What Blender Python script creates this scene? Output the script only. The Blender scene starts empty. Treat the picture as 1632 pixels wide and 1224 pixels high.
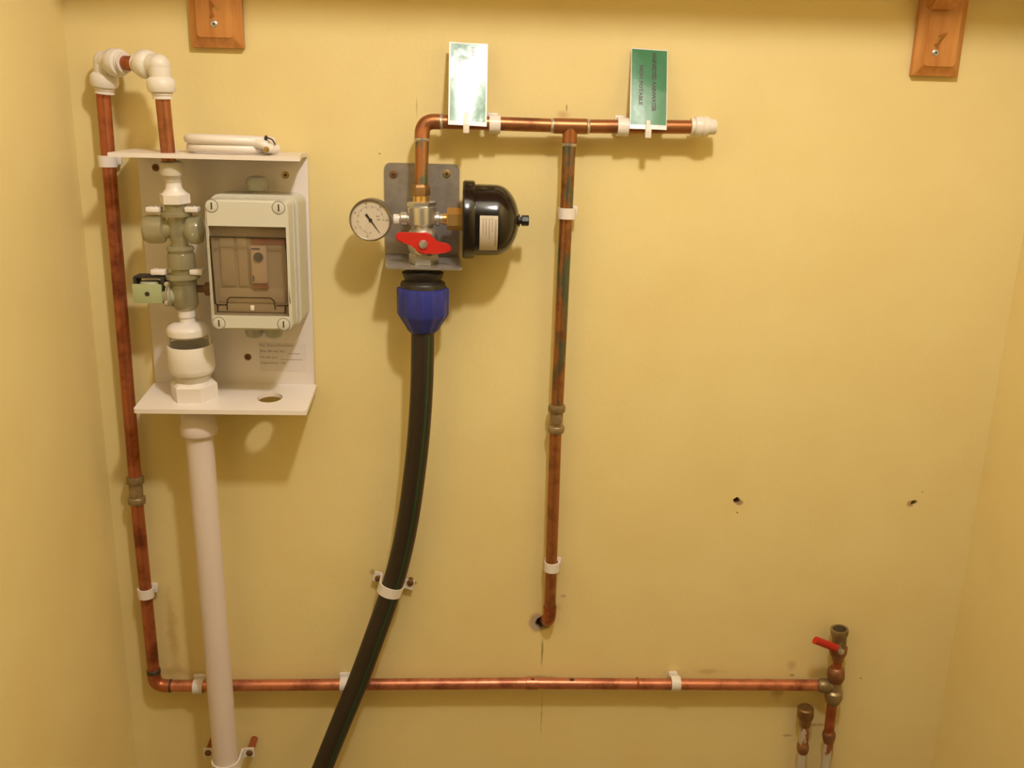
import bpy, bmesh, math, random
from mathutils import Vector, Matrix, noise
random.seed(7)
SC = bpy.context.scene
COL = SC.collection
# ------------------------------------------------------------------ camera, light, exposure
DIST, EYE, FPX = 1.10, 1.55, 1480.0
PITCH, YAW, ROLL = map(math.radians, (15.606, 2.9925, 1.5117))
FWD = Vector((math.sin(YAW)*math.cos(PITCH), math.cos(YAW)*math.cos(PITCH), -math.sin(PITCH)))
_r = Vector((math.cos(YAW), -math.sin(YAW), 0)); _u = _r.cross(FWD)
RGT = _r*math.cos(ROLL)+_u*math.sin(ROLL); UPV = -_r*math.sin(ROLL)+_u*math.cos(ROLL)
cam = bpy.data.cameras.new('camera'); cam_o = bpy.data.objects.new('camera', cam); COL.objects.link(cam_o)
cam.sensor_fit = 'HORIZONTAL'; cam.sensor_width = 36.0; cam.lens = 36.0*FPX/1632.0
cam.clip_start = 0.02; cam.clip_end = 50
m = Matrix.Identity(4)
for i, v in enumerate((RGT, UPV, -FWD)):
    for j in range(3): m[j][i] = v[j]
m[0][3], m[1][3], m[2][3] = 0.0, -DIST, EYE
cam_o.matrix_world = m
SC.camera = cam_o
SC.view_settings.view_transform = 'Standard'; SC.view_settings.look = 'None'
SC.view_settings.gamma = 1.0; SC.view_settings.use_curve_mapping = False
SC.view_settings.exposure = 0.0
LAMP = Vector((0.152, -0.75, 2.16)); LAMP_W = 22.0; LAMP_C = (1.0, 0.935, 0.86)
world = bpy.data.worlds.new('world'); SC.world = world; world.use_nodes = True
world.node_tree.nodes['Background'].inputs[0].default_value = (1.0, 0.74, 0.45, 1)
world.node_tree.nodes['Background'].inputs[1].default_value = 0.07
ld = bpy.data.lights.new('lamp_light', 'POINT'); ld.energy = LAMP_W; ld.color = LAMP_C; ld.shadow_soft_size = 0.038
lo = bpy.data.objects.new('lamp_light', ld); lo.location = LAMP; COL.objects.link(lo)

def P(x, y, d=0.0):
    """the place seen at a photo pixel, d metres in front of the back wall"""
    v = FWD + RGT*((x-816)/FPX) - UPV*((y-612)/FPX)
    v = v*((DIST-d)/v.y)
    return Vector((v.x, v.y-DIST, v.z+EYE))
def S(x, y, d=0.0):
    """metres per pixel there"""
    p = P(x, y, d)-Vector((0, -DIST, EYE)); return p.dot(FWD)/FPX

# ------------------------------------------------------------------ materials
def nt(name):
    mt = bpy.data.materials.new(name); mt.use_nodes = True
    t = mt.node_tree; return mt, t, t.nodes['Principled BSDF']
def L(t, a, b): t.links.new(a, b)
def nd(t, kind, **kw):
    n = t.nodes.new(kind)
    for k, v in kw.items():
        if k in n.inputs: n.inputs[k].default_value = v
        else: setattr(n, k, v)
    return n
def mat(name, col, rough=.5, metal=0.0, var=0.0, vscale=30.0, col2=None, bump=0.0, bscale=200.0, spec=.5, coat=0.0, stretch=None, lo_=.4, hi=.6):
    mt, t, b = nt(name)
    b.inputs['Base Color'].default_value = (*col, 1); b.inputs['Roughness'].default_value = rough
    b.inputs['Metallic'].default_value = metal; b.inputs['Specular IOR Level'].default_value = spec
    b.inputs['Coat Weight'].default_value = coat; b.inputs['Coat Roughness'].default_value = .08
    tc = nd(t, 'ShaderNodeTexCoord'); src = tc.outputs['Object']
    if stretch:
        mp = nd(t, 'ShaderNodeMapping'); mp.inputs['Scale'].default_value = stretch; L(t, src, mp.inputs[0]); src = mp.outputs[0]
    if col2 or var:
        n = nd(t, 'ShaderNodeTexNoise', Scale=vscale, Detail=4.0, Roughness=.6); L(t, src, n.inputs['Vector'])
        r = nd(t, 'ShaderNodeValToRGB'); r.color_ramp.elements[0].position = lo_; r.color_ramp.elements[1].position = hi
        c2 = col2 or tuple(c*(1-var) for c in col)
        r.color_ramp.elements[0].color = (*c2, 1); r.color_ramp.elements[1].color = (*col, 1)
        L(t, n.outputs[0], r.inputs[0]); L(t, r.outputs[0], b.inputs['Base Color'])
    if bump:
        n = nd(t, 'ShaderNodeTexNoise', Scale=bscale, Detail=3.0); L(t, src, n.inputs['Vector'])
        bp = nd(t, 'ShaderNodeBump', Strength=bump, Distance=.001); L(t, n.outputs[0], bp.inputs['Height']); L(t, bp.outputs[0], b.inputs['Normal'])
    return mt

def copper_mat(name, base, dark, green=None, seed=0.0, metal=.75, rough=.38):
    mt, t, b = nt(name)
    b.inputs['Metallic'].default_value = metal
    tc = nd(t, 'ShaderNodeTexCoord'); mp = nd(t, 'ShaderNodeMapping'); mp.inputs['Location'].default_value = (seed, seed*2, seed*3)
    L(t, tc.outputs['Object'], mp.inputs[0])
    n1 = nd(t, 'ShaderNodeTexNoise', Scale=26.0, Detail=5.0, Roughness=.65); L(t, mp.outputs[0], n1.inputs['Vector'])
    r1 = nd(t, 'ShaderNodeValToRGB'); e = r1.color_ramp.elements
    e[0].position = .36; e[0].color = (*dark, 1); e[1].position = .52; e[1].color = (*base, 1)
    L(t, n1.outputs[0], r1.inputs[0]); out = r1.outputs[0]
    if green:
        n2 = nd(t, 'ShaderNodeTexNoise', Scale=34.0, Detail=4.0, Roughness=.7)
        mp2 = nd(t, 'ShaderNodeMapping'); mp2.inputs['Scale'].default_value = (1.6, 1.6, .45); mp2.inputs['Location'].default_value = (seed+5, 3, 1)
        L(t, tc.outputs['Object'], mp2.inputs[0]); L(t, mp2.outputs[0], n2.inputs['Vector'])
        r2 = nd(t, 'ShaderNodeValToRGB'); r2.color_ramp.elements[0].position = .46; r2.color_ramp.elements[1].position = .56
        L(t, n2.outputs[0], r2.inputs[0])
        mx = nd(t, 'ShaderNodeMixRGB'); L(t, r2.outputs[0], mx.inputs[0]); L(t, out, mx.inputs[1]); mx.inputs[2].default_value = (*green, 1)
        out = mx.outputs[0]
    L(t, out, b.inputs['Base Color'])
    rr = nd(t, 'ShaderNodeMapRange'); rr.inputs['To Min'].default_value = rough+.15; rr.inputs['To Max'].default_value = rough-.1
    L(t, n1.outputs[0], rr.inputs[0]); L(t, rr.outputs[0], b.inputs['Roughness'])
    return mt

WALL_RGB = (.82, .62, .20)
def wall_mat(name, spots=()):
    mt, t, b = nt(name)
    b.inputs['Roughness'].default_value = .55; b.inputs['Specular IOR Level'].default_value = .3
    g = nd(t, 'ShaderNodeNewGeometry')
    n = nd(t, 'ShaderNodeTexNoise', Scale=7.0, Detail=6.0, Roughness=.6); L(t, g.outputs['Position'], n.inputs['Vector'])
    r = nd(t, 'ShaderNodeValToRGB'); r.color_ramp.elements[0].position = .3; r.color_ramp.elements[1].position = .7
    r.color_ramp.elements[0].color = (.80, .65, .30, 1); r.color_ramp.elements[1].color = (.84, .705, .345, 1)
    L(t, n.outputs[0], r.inputs[0]); out = r.outputs[0]
    nw = nd(t, 'ShaderNodeTexNoise', Scale=90.0, Detail=3.0); L(t, g.outputs['Position'], nw.inputs['Vector'])
    sx = nd(t, 'ShaderNodeSeparateXYZ'); L(t, g.outputs['Position'], sx.inputs[0])
    for (c, rx, rz, colr, amt, soft, wob) in spots:
        def mth(op, a, b_):
            k = nd(t, 'ShaderNodeMath', operation=op)
            for i, v in enumerate((a, b_)):
                if isinstance(v, (int, float)): k.inputs[i].default_value = v
                elif v is not None: L(t, v, k.inputs[i])
            return k.outputs[0]
        dx = mth('DIVIDE', mth('SUBTRACT', sx.outputs[0], c[0]), rx)
        dz = mth('DIVIDE', mth('SUBTRACT', sx.outputs[2], c[2]), rz)
        q = mth('SQRT', mth('ADD', mth('MULTIPLY', dx, dx), mth('MULTIPLY', dz, dz)), None)
        q = mth('ADD', q, mth('MULTIPLY', mth('SUBTRACT', nw.outputs[0], .5), wob))
        mr = nd(t, 'ShaderNodeMapRange'); mr.interpolation_type = 'SMOOTHSTEP'
        mr.inputs['From Min'].default_value = 1.0; mr.inputs['From Max'].default_value = 1.0-soft
        mr.inputs['To Min'].default_value = 0; mr.inputs['To Max'].default_value = amt
        L(t, q, mr.inputs[0])
        mx = nd(t, 'ShaderNodeMixRGB'); L(t, mr.outputs[0], mx.inputs[0]); L(t, out, mx.inputs[1]); mx.inputs[2].default_value = (*colr, 1)
        out = mx.outputs[0]
    L(t, out, b.inputs['Base Color'])
    n2 = nd(t, 'ShaderNodeTexNoise', Scale=160.0, Detail=4.0); L(t, g.outputs['Position'], n2.inputs['Vector'])
    n3 = nd(t, 'ShaderNodeTexNoise', Scale=9.0, Detail=2.0); L(t, g.outputs['Position'], n3.inputs['Vector'])
    ad = nd(t, 'ShaderNodeMath', operation='MULTIPLY_ADD'); L(t, n3.outputs[0], ad.inputs[0]); ad.inputs[1].default_value = 6.0; L(t, n2.outputs[0], ad.inputs[2])
    bp = nd(t, 'ShaderNodeBump', Strength=.35, Distance=.0006); L(t, ad.outputs[0], bp.inputs['Height']); L(t, bp.outputs[0], b.inputs['Normal'])
    return mt

def clear_mat(name, tint, mixf=.12, rough=.05, body=None, bodyf=0.0):
    mt = bpy.data.materials.new(name); mt.use_nodes = True; t = mt.node_tree
    t.nodes.remove(t.nodes['Principled BSDF']); out = t.nodes['Material Output']
    tr = nd(t, 'ShaderNodeBsdfTransparent'); tr.inputs[0].default_value = (*tint, 1)
    gl = nd(t, 'ShaderNodeBsdfGlossy', Roughness=rough); gl.inputs[0].default_value = (.9, .9, .9, 1)
    mx = nd(t, 'ShaderNodeMixShader'); mx.inputs[0].default_value = mixf
    src = tr.outputs[0]
    if body:
        df = nd(t, 'ShaderNodeBsdfDiffuse'); df.inputs[0].default_value = (*body, 1)
        m2 = nd(t, 'ShaderNodeMixShader'); m2.inputs[0].default_value = bodyf
        L(t, src, m2.inputs[1]); L(t, df.outputs[0], m2.inputs[2]); src = m2.outputs[0]
    L(t, src, mx.inputs[1]); L(t, gl.outputs[0], mx.inputs[2]); L(t, mx.outputs[0], out.inputs[0])
    return mt

M = {}
M['copper'] = copper_mat('copper_red', (.46, .15, .065), (.22, .065, .03), seed=1.0)
M['copper_b'] = copper_mat('copper_bright', (.62, .24, .135), (.32, .11, .06), seed=4.0, rough=.36)
M['copper_o'] = copper_mat('copper_tarnished', (.42, .17, .065), (.20, .08, .035), seed=2.0)
M['copper_g'] = copper_mat('copper_verdigris', (.38, .16, .06), (.17, .075, .035), green=(.13, .15, .10), seed=3.0)
M['solder'] = mat('solder', (.62, .60, .55), .3, .8, bump=.5, bscale=500)
M['flux'] = mat('burnt_flux', (.05, .035, .02), .6)
M['white'] = mat('white_plastic', (.80, .74, .70), .35, bump=0)
M['white2'] = mat('white_pvc_board', (.80, .73, .69), .32)
M['offwhite'] = mat('speed_fit_plastic', (.78, .73, .66), .4)
M['waste'] = mat('waste_pipe_plastic', (.74, .64, .61), .38)
M['clear'] = clear_mat('translucent_valve_plastic', (.80, .78, .62), .06, .15, body=(.50, .46, .30), bodyf=.42)
M['clear2'] = clear_mat('clear_tundish_plastic', (.95, .94, .90), .06, .05)
M['smoke'] = clear_mat('smoked_door_plastic', (.84, .78, .70), .04, .12, body=(.50, .42, .33), bodyf=.07)
M['smoke_d'] = clear_mat('smoked_ridge', (.28, .22, .17), .05, .1)
M['greybox'] = mat('enclosure_grey', (.62, .60, .52), .35)
M['greybox2'] = mat('enclosure_base_grey', (.60, .58, .51), .4)
M['ringdark'] = mat('screw_recess', (.22, .19, .14), .6)
M['greyplug'] = mat('grey_gland', (.42, .42, .36), .45)
M['brass'] = mat('brass', (.85, .54, .18), .3, .8, var=.2)
M['brass_d'] = mat('dull_brass', (.42, .24, .09), .42, .8, col2=(.25, .15, .07))
M['isoval'] = mat('dull_brass_nickel', (.36, .27, .15), .42, .6, col2=(.24, .18, .09))
M['chrome'] = mat('nickel_plated', (.64, .62, .57), .34, .85)
M['steel'] = mat('steel_plate', (.42, .38, .34), .42, .7, var=.15, vscale=60, bump=.2, bscale=400)
M['black'] = mat('black_gloss', (.012, .009, .007), .16, spec=.6)
M['blackp'] = mat('black_polypropylene', (.022, .017, .013), .42)
M['mdpe'] = mat('black_polyethylene', (.026, .017, .011), .45)
M['stripe'] = mat('green_stripe', (.012, .075, .024), .45)
M['blue'] = mat('blue_plastic', (.028, .038, .29), .42)
M['red'] = mat('red_lever', (.56, .022, .014), .4)
M['green'] = mat('green_print', (.03, .20, .075), .3, spec=.5, coat=.8, bump=1.0, bscale=22)
M['paper'] = mat('laminated_white', (.80, .76, .78), .3, coat=.8)
M['green2'] = mat('green_print_glossy', (.03, .20, .075), .3, spec=.5, coat=1.0, bump=1.0, bscale=26)
M['green2'].node_tree.nodes['Principled BSDF'].inputs['Coat Roughness'].default_value = .17
M['green2'].node_tree.nodes['Principled BSDF'].inputs['Roughness'].default_value = .2
M['fitdull'] = mat('dull_copper_fitting', (.32, .15, .07), .45, .6, col2=(.20, .09, .045))
M['collar'] = mat('greyed_collar', (.62, .56, .46), .45)
M['ink'] = mat('dark_ink', (.035, .03, .01), .4)
M['inkg'] = mat('grey_ink', (.30, .24, .19), .6)
M['label'] = mat('silver_label', (.62, .55, .47), .45)
M['label2'] = mat('clear_label', (.72, .66, .64), .4)
M['screwd'] = mat('rusty_screw', (.20, .10, .035), .5, .5)
M['screwy'] = mat('yellow_screw', (.45, .33, .12), .35, .8)
M['zinc'] = mat('zinc_screw', (.60, .60, .58), .35, .8)
M['dark'] = mat('dark_slot', (.03, .025, .02), .7)
M['greyrim'] = mat('gauge_steel', (.30, .26, .20), .35, .8)
M['dial'] = mat('dial_white', (.86, .79, .77), .5)
M['dialink'] = mat('dial_ink', (.22, .17, .16), .6)
M['dialred'] = mat('dial_red', (.45, .10, .08), .6)
M['wood'] = mat('varnished_pine', (.62, .27, .07), .35, col2=(.46, .17, .035), vscale=9, stretch=(9, 9, .8), lo_=.35, hi=.65, coat=.15)
M['solen'] = mat('solenoid_green', (.40, .44, .24), .5)
M['solen2'] = mat('solenoid_grey', (.45, .44, .33), .5)
M['toggle'] = mat('dark_toggle', (.07, .10, .13), .4)
M['bluei'] = mat('blue_ink', (.10, .12, .35), .5)
M['pinkred'] = mat('terminal_red', (.42, .16, .10), .5)
M['brownish'] = mat('brown_stub', (.16, .08, .035), .6)
M['plaster'] = mat('hole_plaster', (.30, .18, .11), .9, col2=(.10, .05, .03), vscale=80)
M['ink2'] = mat('glossy_ink', (.035, .03, .01), .2, coat=1.0)
M['ink2'].node_tree.nodes['Principled BSDF'].inputs['Coat Roughness'].default_value = .17
M['limescale'] = copper_mat('painted_copper', (.58, .52, .42), (.30, .09, .045), seed=8.0, metal=.2, rough=.5)
for e_ in M['limescale'].node_tree.nodes:
    if e_.type == 'VALTORGB': e_.color_ramp.elements[0].position = .47; e_.color_ramp.elements[1].position = .52
    if e_.type == 'MAPPING': e_.inputs['Scale'].default_value = (2.5, 2.5, .8)
M['floor'] = mat('floor_vinyl', (.35, .25, .15), .5, var=.3, vscale=6)
M['ceil'] = mat('ceiling_paint', (.80, .78, .72), .7, var=.05)
mt, t, b = nt('lamp_glass'); b.inputs['Emission Color'].default_value = (1, .8, .55, 1); b.inputs['Emission Strength'].default_value = 25; M['lampglass'] = mt

# ------------------------------------------------------------------ mesh helpers
def frame(axis, hint=None):
    a = Vector(axis).normalized()
    h = Vector(hint) if hint else (Vector((0, 0, 1)) if abs(a.z) < .9 else Vector((0, -1, 0)))
    u = (h - a*h.dot(a)).normalized(); w = a.cross(u)
    return u, w, a
def lathe(bm, prof, p0, axis, seg=36, a0=0.0, cap=True, arc=2*math.pi, hint=None):
    """prof: (radius, distance along the axis)"""
    u, w, a = frame(axis, hint); p0 = Vector(p0); rings = []
    full = abs(arc-2*math.pi) < 1e-6; n = seg if full else seg+1
    for r, h in prof:
        c = p0+a*h
        if r < 1e-6: rings.append([bm.verts.new(c)]); continue
        rings.append([bm.verts.new(c+(u*math.cos(a0+arc*i/seg)+w*math.sin(a0+arc*i/seg))*r) for i in range(n)])
    for A, B in zip(rings, rings[1:]):
        for i in range(seg if not full else seg):
            j = (i+1) % n if full else i+1
            if len(A) == 1 and len(B) == 1: continue
            if len(A) == 1: bm.faces.new((A[0], B[j], B[i]))
            elif len(B) == 1: bm.faces.new((A[i], A[j], B[0]))
            else: bm.faces.new((A[i], A[j], B[j], B[i]))
    if cap and full:
        if len(rings[0]) > 1: bm.faces.new(rings[0][::-1])
        if len(rings[-1]) > 1: bm.faces.new(rings[-1])
def smooth_path(pts, n=8):
    pts = [Vector(p) for p in pts]
    if len(pts) < 3: return pts
    q = [pts[0]*2-pts[1]]+pts+[pts[-1]*2-pts[-2]]; out = []
    for i in range(1, len(q)-2):
        for k in range(n):
            s = k/n; a, b_, c, d = q[i-1], q[i], q[i+1], q[i+2]
            out.append(.5*((2*b_)+(c-a)*s+(2*a-5*b_+4*c-d)*s*s+(3*b_-a-3*c+d)*s**3))
    out.append(pts[-1]); return out
def tube(bm, pts, r, seg=20, cap=True, closed=False, sect=None, hint=None):
    """sweep a circle (or the (u, w) section) along pts"""
    pts = [Vector(p) for p in pts]; n = len(pts); rings = []
    t0 = (pts[1]-pts[0]).normalized(); u, w, _ = frame(t0, hint)
    for i in range(n):
        if closed: t1 = (pts[(i+1) % n]-pts[i-1]).normalized()
        elif i == 0: t1 = t0
        elif i == n-1: t1 = (pts[-1]-pts[-2]).normalized()
        else: t1 = ((pts[i+1]-pts[i]).normalized()+(pts[i]-pts[i-1]).normalized()).normalized()
        u = (u-t1*u.dot(t1)).normalized(); w = t1.cross(u)
        rr = r[i] if isinstance(r, (list, tuple)) else r
        if sect: rings.append([bm.verts.new(pts[i]+u*a+w*b_) for a, b_ in sect])
        else: rings.append([bm.verts.new(pts[i]+(u*math.cos(2*math.pi*k/seg)+w*math.sin(2*math.pi*k/seg))*rr) for k in range(seg)])
    m_ = len(rings[0])
    for i in range(n if closed else n-1):
        A, B = rings[i], rings[(i+1) % n]
        for k in range(m_): bm.faces.new((A[k], A[(k+1) % m_], B[(k+1) % m_], B[k]))
    if cap and not closed: bm.faces.new(rings[0][::-1]); bm.faces.new(rings[-1])
def box(bm, x0, x1, y0, y1, z0, z1, bev=0.0, seg=2, edges=None):
    vs = [bm.verts.new((x, y, z)) for x in (x0, x1) for y in (y0, y1) for z in (z0, z1)]
    fs = [bm.faces.new([vs[i] for i in f]) for f in ((0, 1, 3, 2), (4, 6, 7, 5), (0, 4, 5, 1), (2, 3, 7, 6), (0, 2, 6, 4), (1, 5, 7, 3))]
    if bev:
        es = {e for f in fs for e in f.edges}
        if edges: es = {e for e in es if edges(e.verts[0].co, e.verts[1].co)}
        bmesh.ops.bevel(bm, geom=list(es), offset=bev, segments=seg, profile=.5, affect='EDGES')
def prism(bm, outer, holes, f, thick, off=0.0):
    """flat plate with holes: f(u, v, w) maps the outline to space, w through the thickness"""
    def ring(pts, w): return [bm.verts.new(f(u, v, w)) for u, v in pts]
    loops = [outer]+list(holes); A = [ring(l, off) for l in loops]; B = [ring(l, off+thick) for l in loops]
    for R_ in (A, B):
        es = [bm.edges.new((l[i], l[(i+1) % len(l)])) for l in R_ for i in range(len(l))]
        if len(loops) == 1: bm.faces.new(R_[0])
        else: bmesh.ops.triangle_fill(bm, use_beauty=True, use_dissolve=False, edges=es)
    for a, b_ in zip(A, B):
        for i in range(len(a)): bm.faces.new((a[i], a[(i+1) % len(a)], b_[(i+1) % len(a)], b_[i]))
def circ(cx, cy, r, n=28, ry=None, wob=0.0):
    return [(cx+r*math.cos(2*math.pi*i/n)*(1+wob*random.uniform(-1, 1)), cy+(ry or r)*math.sin(2*math.pi*i/n)*(1+wob*random.uniform(-1, 1))) for i in range(n)]
def rrect(x0, x1, y0, y1, r, n=6):
    out = []
    for cx, cy, a in ((x1-r, y1-r, 0), (x0+r, y1-r, 90), (x0+r, y0+r, 180), (x1-r, y0+r, 270)):
        for k in range(n+1):
            q = math.radians(a+90*k/n); out.append((cx+r*math.cos(q), cy+r*math.sin(q)))
    return out
def worldloc(o):
    v = Vector((0, 0, 0))
    while o: v += o.location; o = o.parent
    return v
def obj(name, bm, m_, parent=None, at=None, angle=38, label=None):
    if at is None and parent is None: at = Vector((0, 0, 0))
    base = worldloc(parent) if parent else Vector(at)
    bmesh.ops.remove_doubles(bm, verts=bm.verts, dist=1e-6)
    bmesh.ops.recalc_face_normals(bm, faces=bm.faces)
    for f in bm.faces: f.smooth = True
    for e in bm.edges:
        if len(e.link_faces) == 2: e.smooth = e.calc_face_angle(0) < math.radians(angle)
    if parent and parent.get('_local'): base = Vector((0, 0, 0))
    bmesh.ops.translate(bm, verts=bm.verts, vec=-base)
    me = bpy.data.meshes.new(name); bm.to_mesh(me); bm.free()
    o = bpy.data.objects.new(name, me); me.materials.append(M[m_] if isinstance(m_, str) else m_)
    COL.objects.link(o)
    if parent: o.parent = parent
    else: o.location = base
    if label: o['label'] = label
    return o
def tag(o, label, cat, group=None):
    o['label'] = label; o['category'] = cat
    if group: o['group'] = group
    return o
def thing(name, label, cat, at=(0, 0, 0), group=None):
    o = bpy.data.objects.new(name, None); COL.objects.link(o); o.location = at; o.empty_display_size = .02
    return tag(o, label, cat, group)
def BM(): return bmesh.new()
def part(name, m_, parent, fn, *a, label=None, **k):
    bm = BM(); fn(bm, *a, **k); return obj(name, bm, m_, parent, label=label)
def struct(name, bm, m_):
    o = obj(name, bm, m_); o['kind'] = 'structure'; return o
def copy_tree(o, parent=None):
    c = o.copy(); COL.objects.link(c); c.parent = parent
    for ch in [x for x in bpy.data.objects if x.parent == o]: copy_tree(ch, c)
    return c
def plathe(bm, a, b_, prof, d0, d1=None, seg=36, cap=True, hexa=False):
    """lathe between photo points a and b; prof = (t along a-b in pixels, radius in pixels)"""
    d1 = d0 if d1 is None else d1
    A, B = P(*a, d0), P(*b_, d1); ax = B-A; n = math.hypot(b_[0]-a[0], b_[1]-a[1])
    s = S((a[0]+b_[0])/2, (a[1]+b_[1])/2, (d0+d1)/2)
    lathe(bm, [(r*s, h/n*ax.length) for h, r in prof], A, ax, seg=6 if hexa else seg, a0=math.pi/6 if hexa else 0, cap=cap)
def text_bm(bm, s, size, f, bold=0.0, width=None):
    """f(u, v) maps text space (origin left baseline) to space"""
    cu = bpy.data.curves.new('t', 'FONT'); cu.body = s; cu.size = size; cu.offset = bold; cu.resolution_u = 2
    o = bpy.data.objects.new('t', cu); COL.objects.link(o)
    bpy.context.view_layer.update()
    me = bpy.data.meshes.new_from_object(o.evaluated_get(bpy.context.evaluated_depsgraph_get()))
    k = 1.0
    if width and me.vertices:
        xs = [v.co.x for v in me.vertices]; k = width/(max(xs)-min(xs))
    vs = [bm.verts.new(f(v.co.x*k, v.co.y)) for v in me.vertices]
    for p in me.polygons:
        try: bm.faces.new([vs[i] for i in p.vertices])
        except ValueError: pass
    bpy.data.objects.remove(o); bpy.data.curves.remove(cu); bpy.data.meshes.remove(me)

# ------------------------------------------------------------------ the room
XL, XR, YF, ZC = -.441, .671, -2.3, 2.42
hole_c = P(866, 993); h2 = P(1174, 798); h3 = P(1457, 802)
bm = BM()
prism(bm, [(XL-.1, -.1), (XR+.1, -.1), (XR+.1, ZC+.1), (XL-.1, ZC+.1)],
      [circ(hole_c.x, hole_c.z, .0105, 20, wob=.06), circ(h2.x, h2.z, .0045, 12, wob=.25), circ(h3.x, h3.z, .0040, 10, wob=.35)],
      lambda u, v, w: Vector((u, w, v)), .12)
dk = (.10, .055, .03); pk = (.46, .22, .13); gy = (.40, .31, .22)
c_ = P
wm = wall_mat('wall_paint_back', [
    (c_(857, 992), .0150, .0175, pk, .75, .5, .5), (c_(856, 993), .0108, .0125, (.50, .40, .31), .9, .3, .3),
    (c_(880, 968), .016, .010, pk, .35, .9, .6), (c_(898, 950), .006, .003, pk, .6, .9, .5),
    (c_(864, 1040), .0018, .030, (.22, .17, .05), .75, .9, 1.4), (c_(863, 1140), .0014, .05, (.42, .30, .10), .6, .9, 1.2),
    (c_(1178, 801), .0062, .0050, (.38, .24, .14), .9, .5, .4), (c_(1175, 817), .0014, .0020, (.2, .12, .05), .8, .6, .3),
    (c_(1451, 803), .0065, .0058, (.40, .26, .15), .85, .5, .6), (c_(1470, 784), .0014, .0012, (.2, .12, .05), .8, .6, .3),
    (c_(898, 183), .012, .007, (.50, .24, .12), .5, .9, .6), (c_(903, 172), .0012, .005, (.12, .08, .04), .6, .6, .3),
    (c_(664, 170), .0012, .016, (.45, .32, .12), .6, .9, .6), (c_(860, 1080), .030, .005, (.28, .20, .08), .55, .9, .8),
    (c_(1262, 1076), .005, .003, (.22, .15, .05), .75, .9, .5), (c_(1262, 1060), .010, .012, (.50, .36, .15), .5, .9, .5),
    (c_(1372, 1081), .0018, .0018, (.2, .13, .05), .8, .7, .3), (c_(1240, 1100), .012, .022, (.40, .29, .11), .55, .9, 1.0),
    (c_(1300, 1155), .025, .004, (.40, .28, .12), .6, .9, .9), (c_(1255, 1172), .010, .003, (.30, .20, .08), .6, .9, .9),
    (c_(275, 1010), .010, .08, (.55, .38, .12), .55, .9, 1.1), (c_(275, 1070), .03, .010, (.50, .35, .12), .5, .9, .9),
    (c_(605, 245), .0016, .0014, (.2, .12, .05), .8, .7, .3), (c_(594, 912), .006, .006, (.35, .22, .07), .7, .8, .8),
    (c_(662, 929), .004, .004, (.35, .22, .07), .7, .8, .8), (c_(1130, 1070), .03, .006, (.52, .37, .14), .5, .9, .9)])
struct('wall_back', bm, wm)
wp = wall_mat('wall_paint_side')
bm = BM(); box(bm, XL-.1, XL, YF, 0, 0, ZC); struct('wall_left', bm, wp)
bm = BM(); box(bm, XR, XR+.1, YF, 0, 0, ZC); struct('wall_right', bm, wp)
bm = BM(); box(bm, XL-.1, XR+.1, YF, .02, -.1, 0); struct('floor', bm, 'floor')
bm = BM(); box(bm, XL-.1, XR+.1, YF, .02, ZC, ZC+.1); struct('ceiling', bm, 'ceil')

# bare bulb hanging above the photographer's eye line
lamp = thing('pendant_lamp', 'bare round bulb on a white cord hanging from the ceiling', 'lamp', LAMP+Vector((0, 0, .04)))
part('bulb', 'lampglass', lamp, lambda bm: lathe(bm, [(0, .0), (.008, .001), (.013, .006), (.014, .02), (.014, .03)], LAMP+Vector((0, 0, .042)), (0, 0, 1)))
part('lamp_holder', 'white', lamp, lambda bm: lathe(bm, [(.016, 0), (.018, .01), (.018, .035), (.006, .05)], LAMP+Vector((0, 0, .07)), (0, 0, 1)))
part('cord', 'white', lamp, lambda bm: lathe(bm, [(.003, 0), (.003, ZC-LAMP.z-.115)], LAMP+Vector((0, 0, .115)), (0, 0, 1), seg=10))

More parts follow.
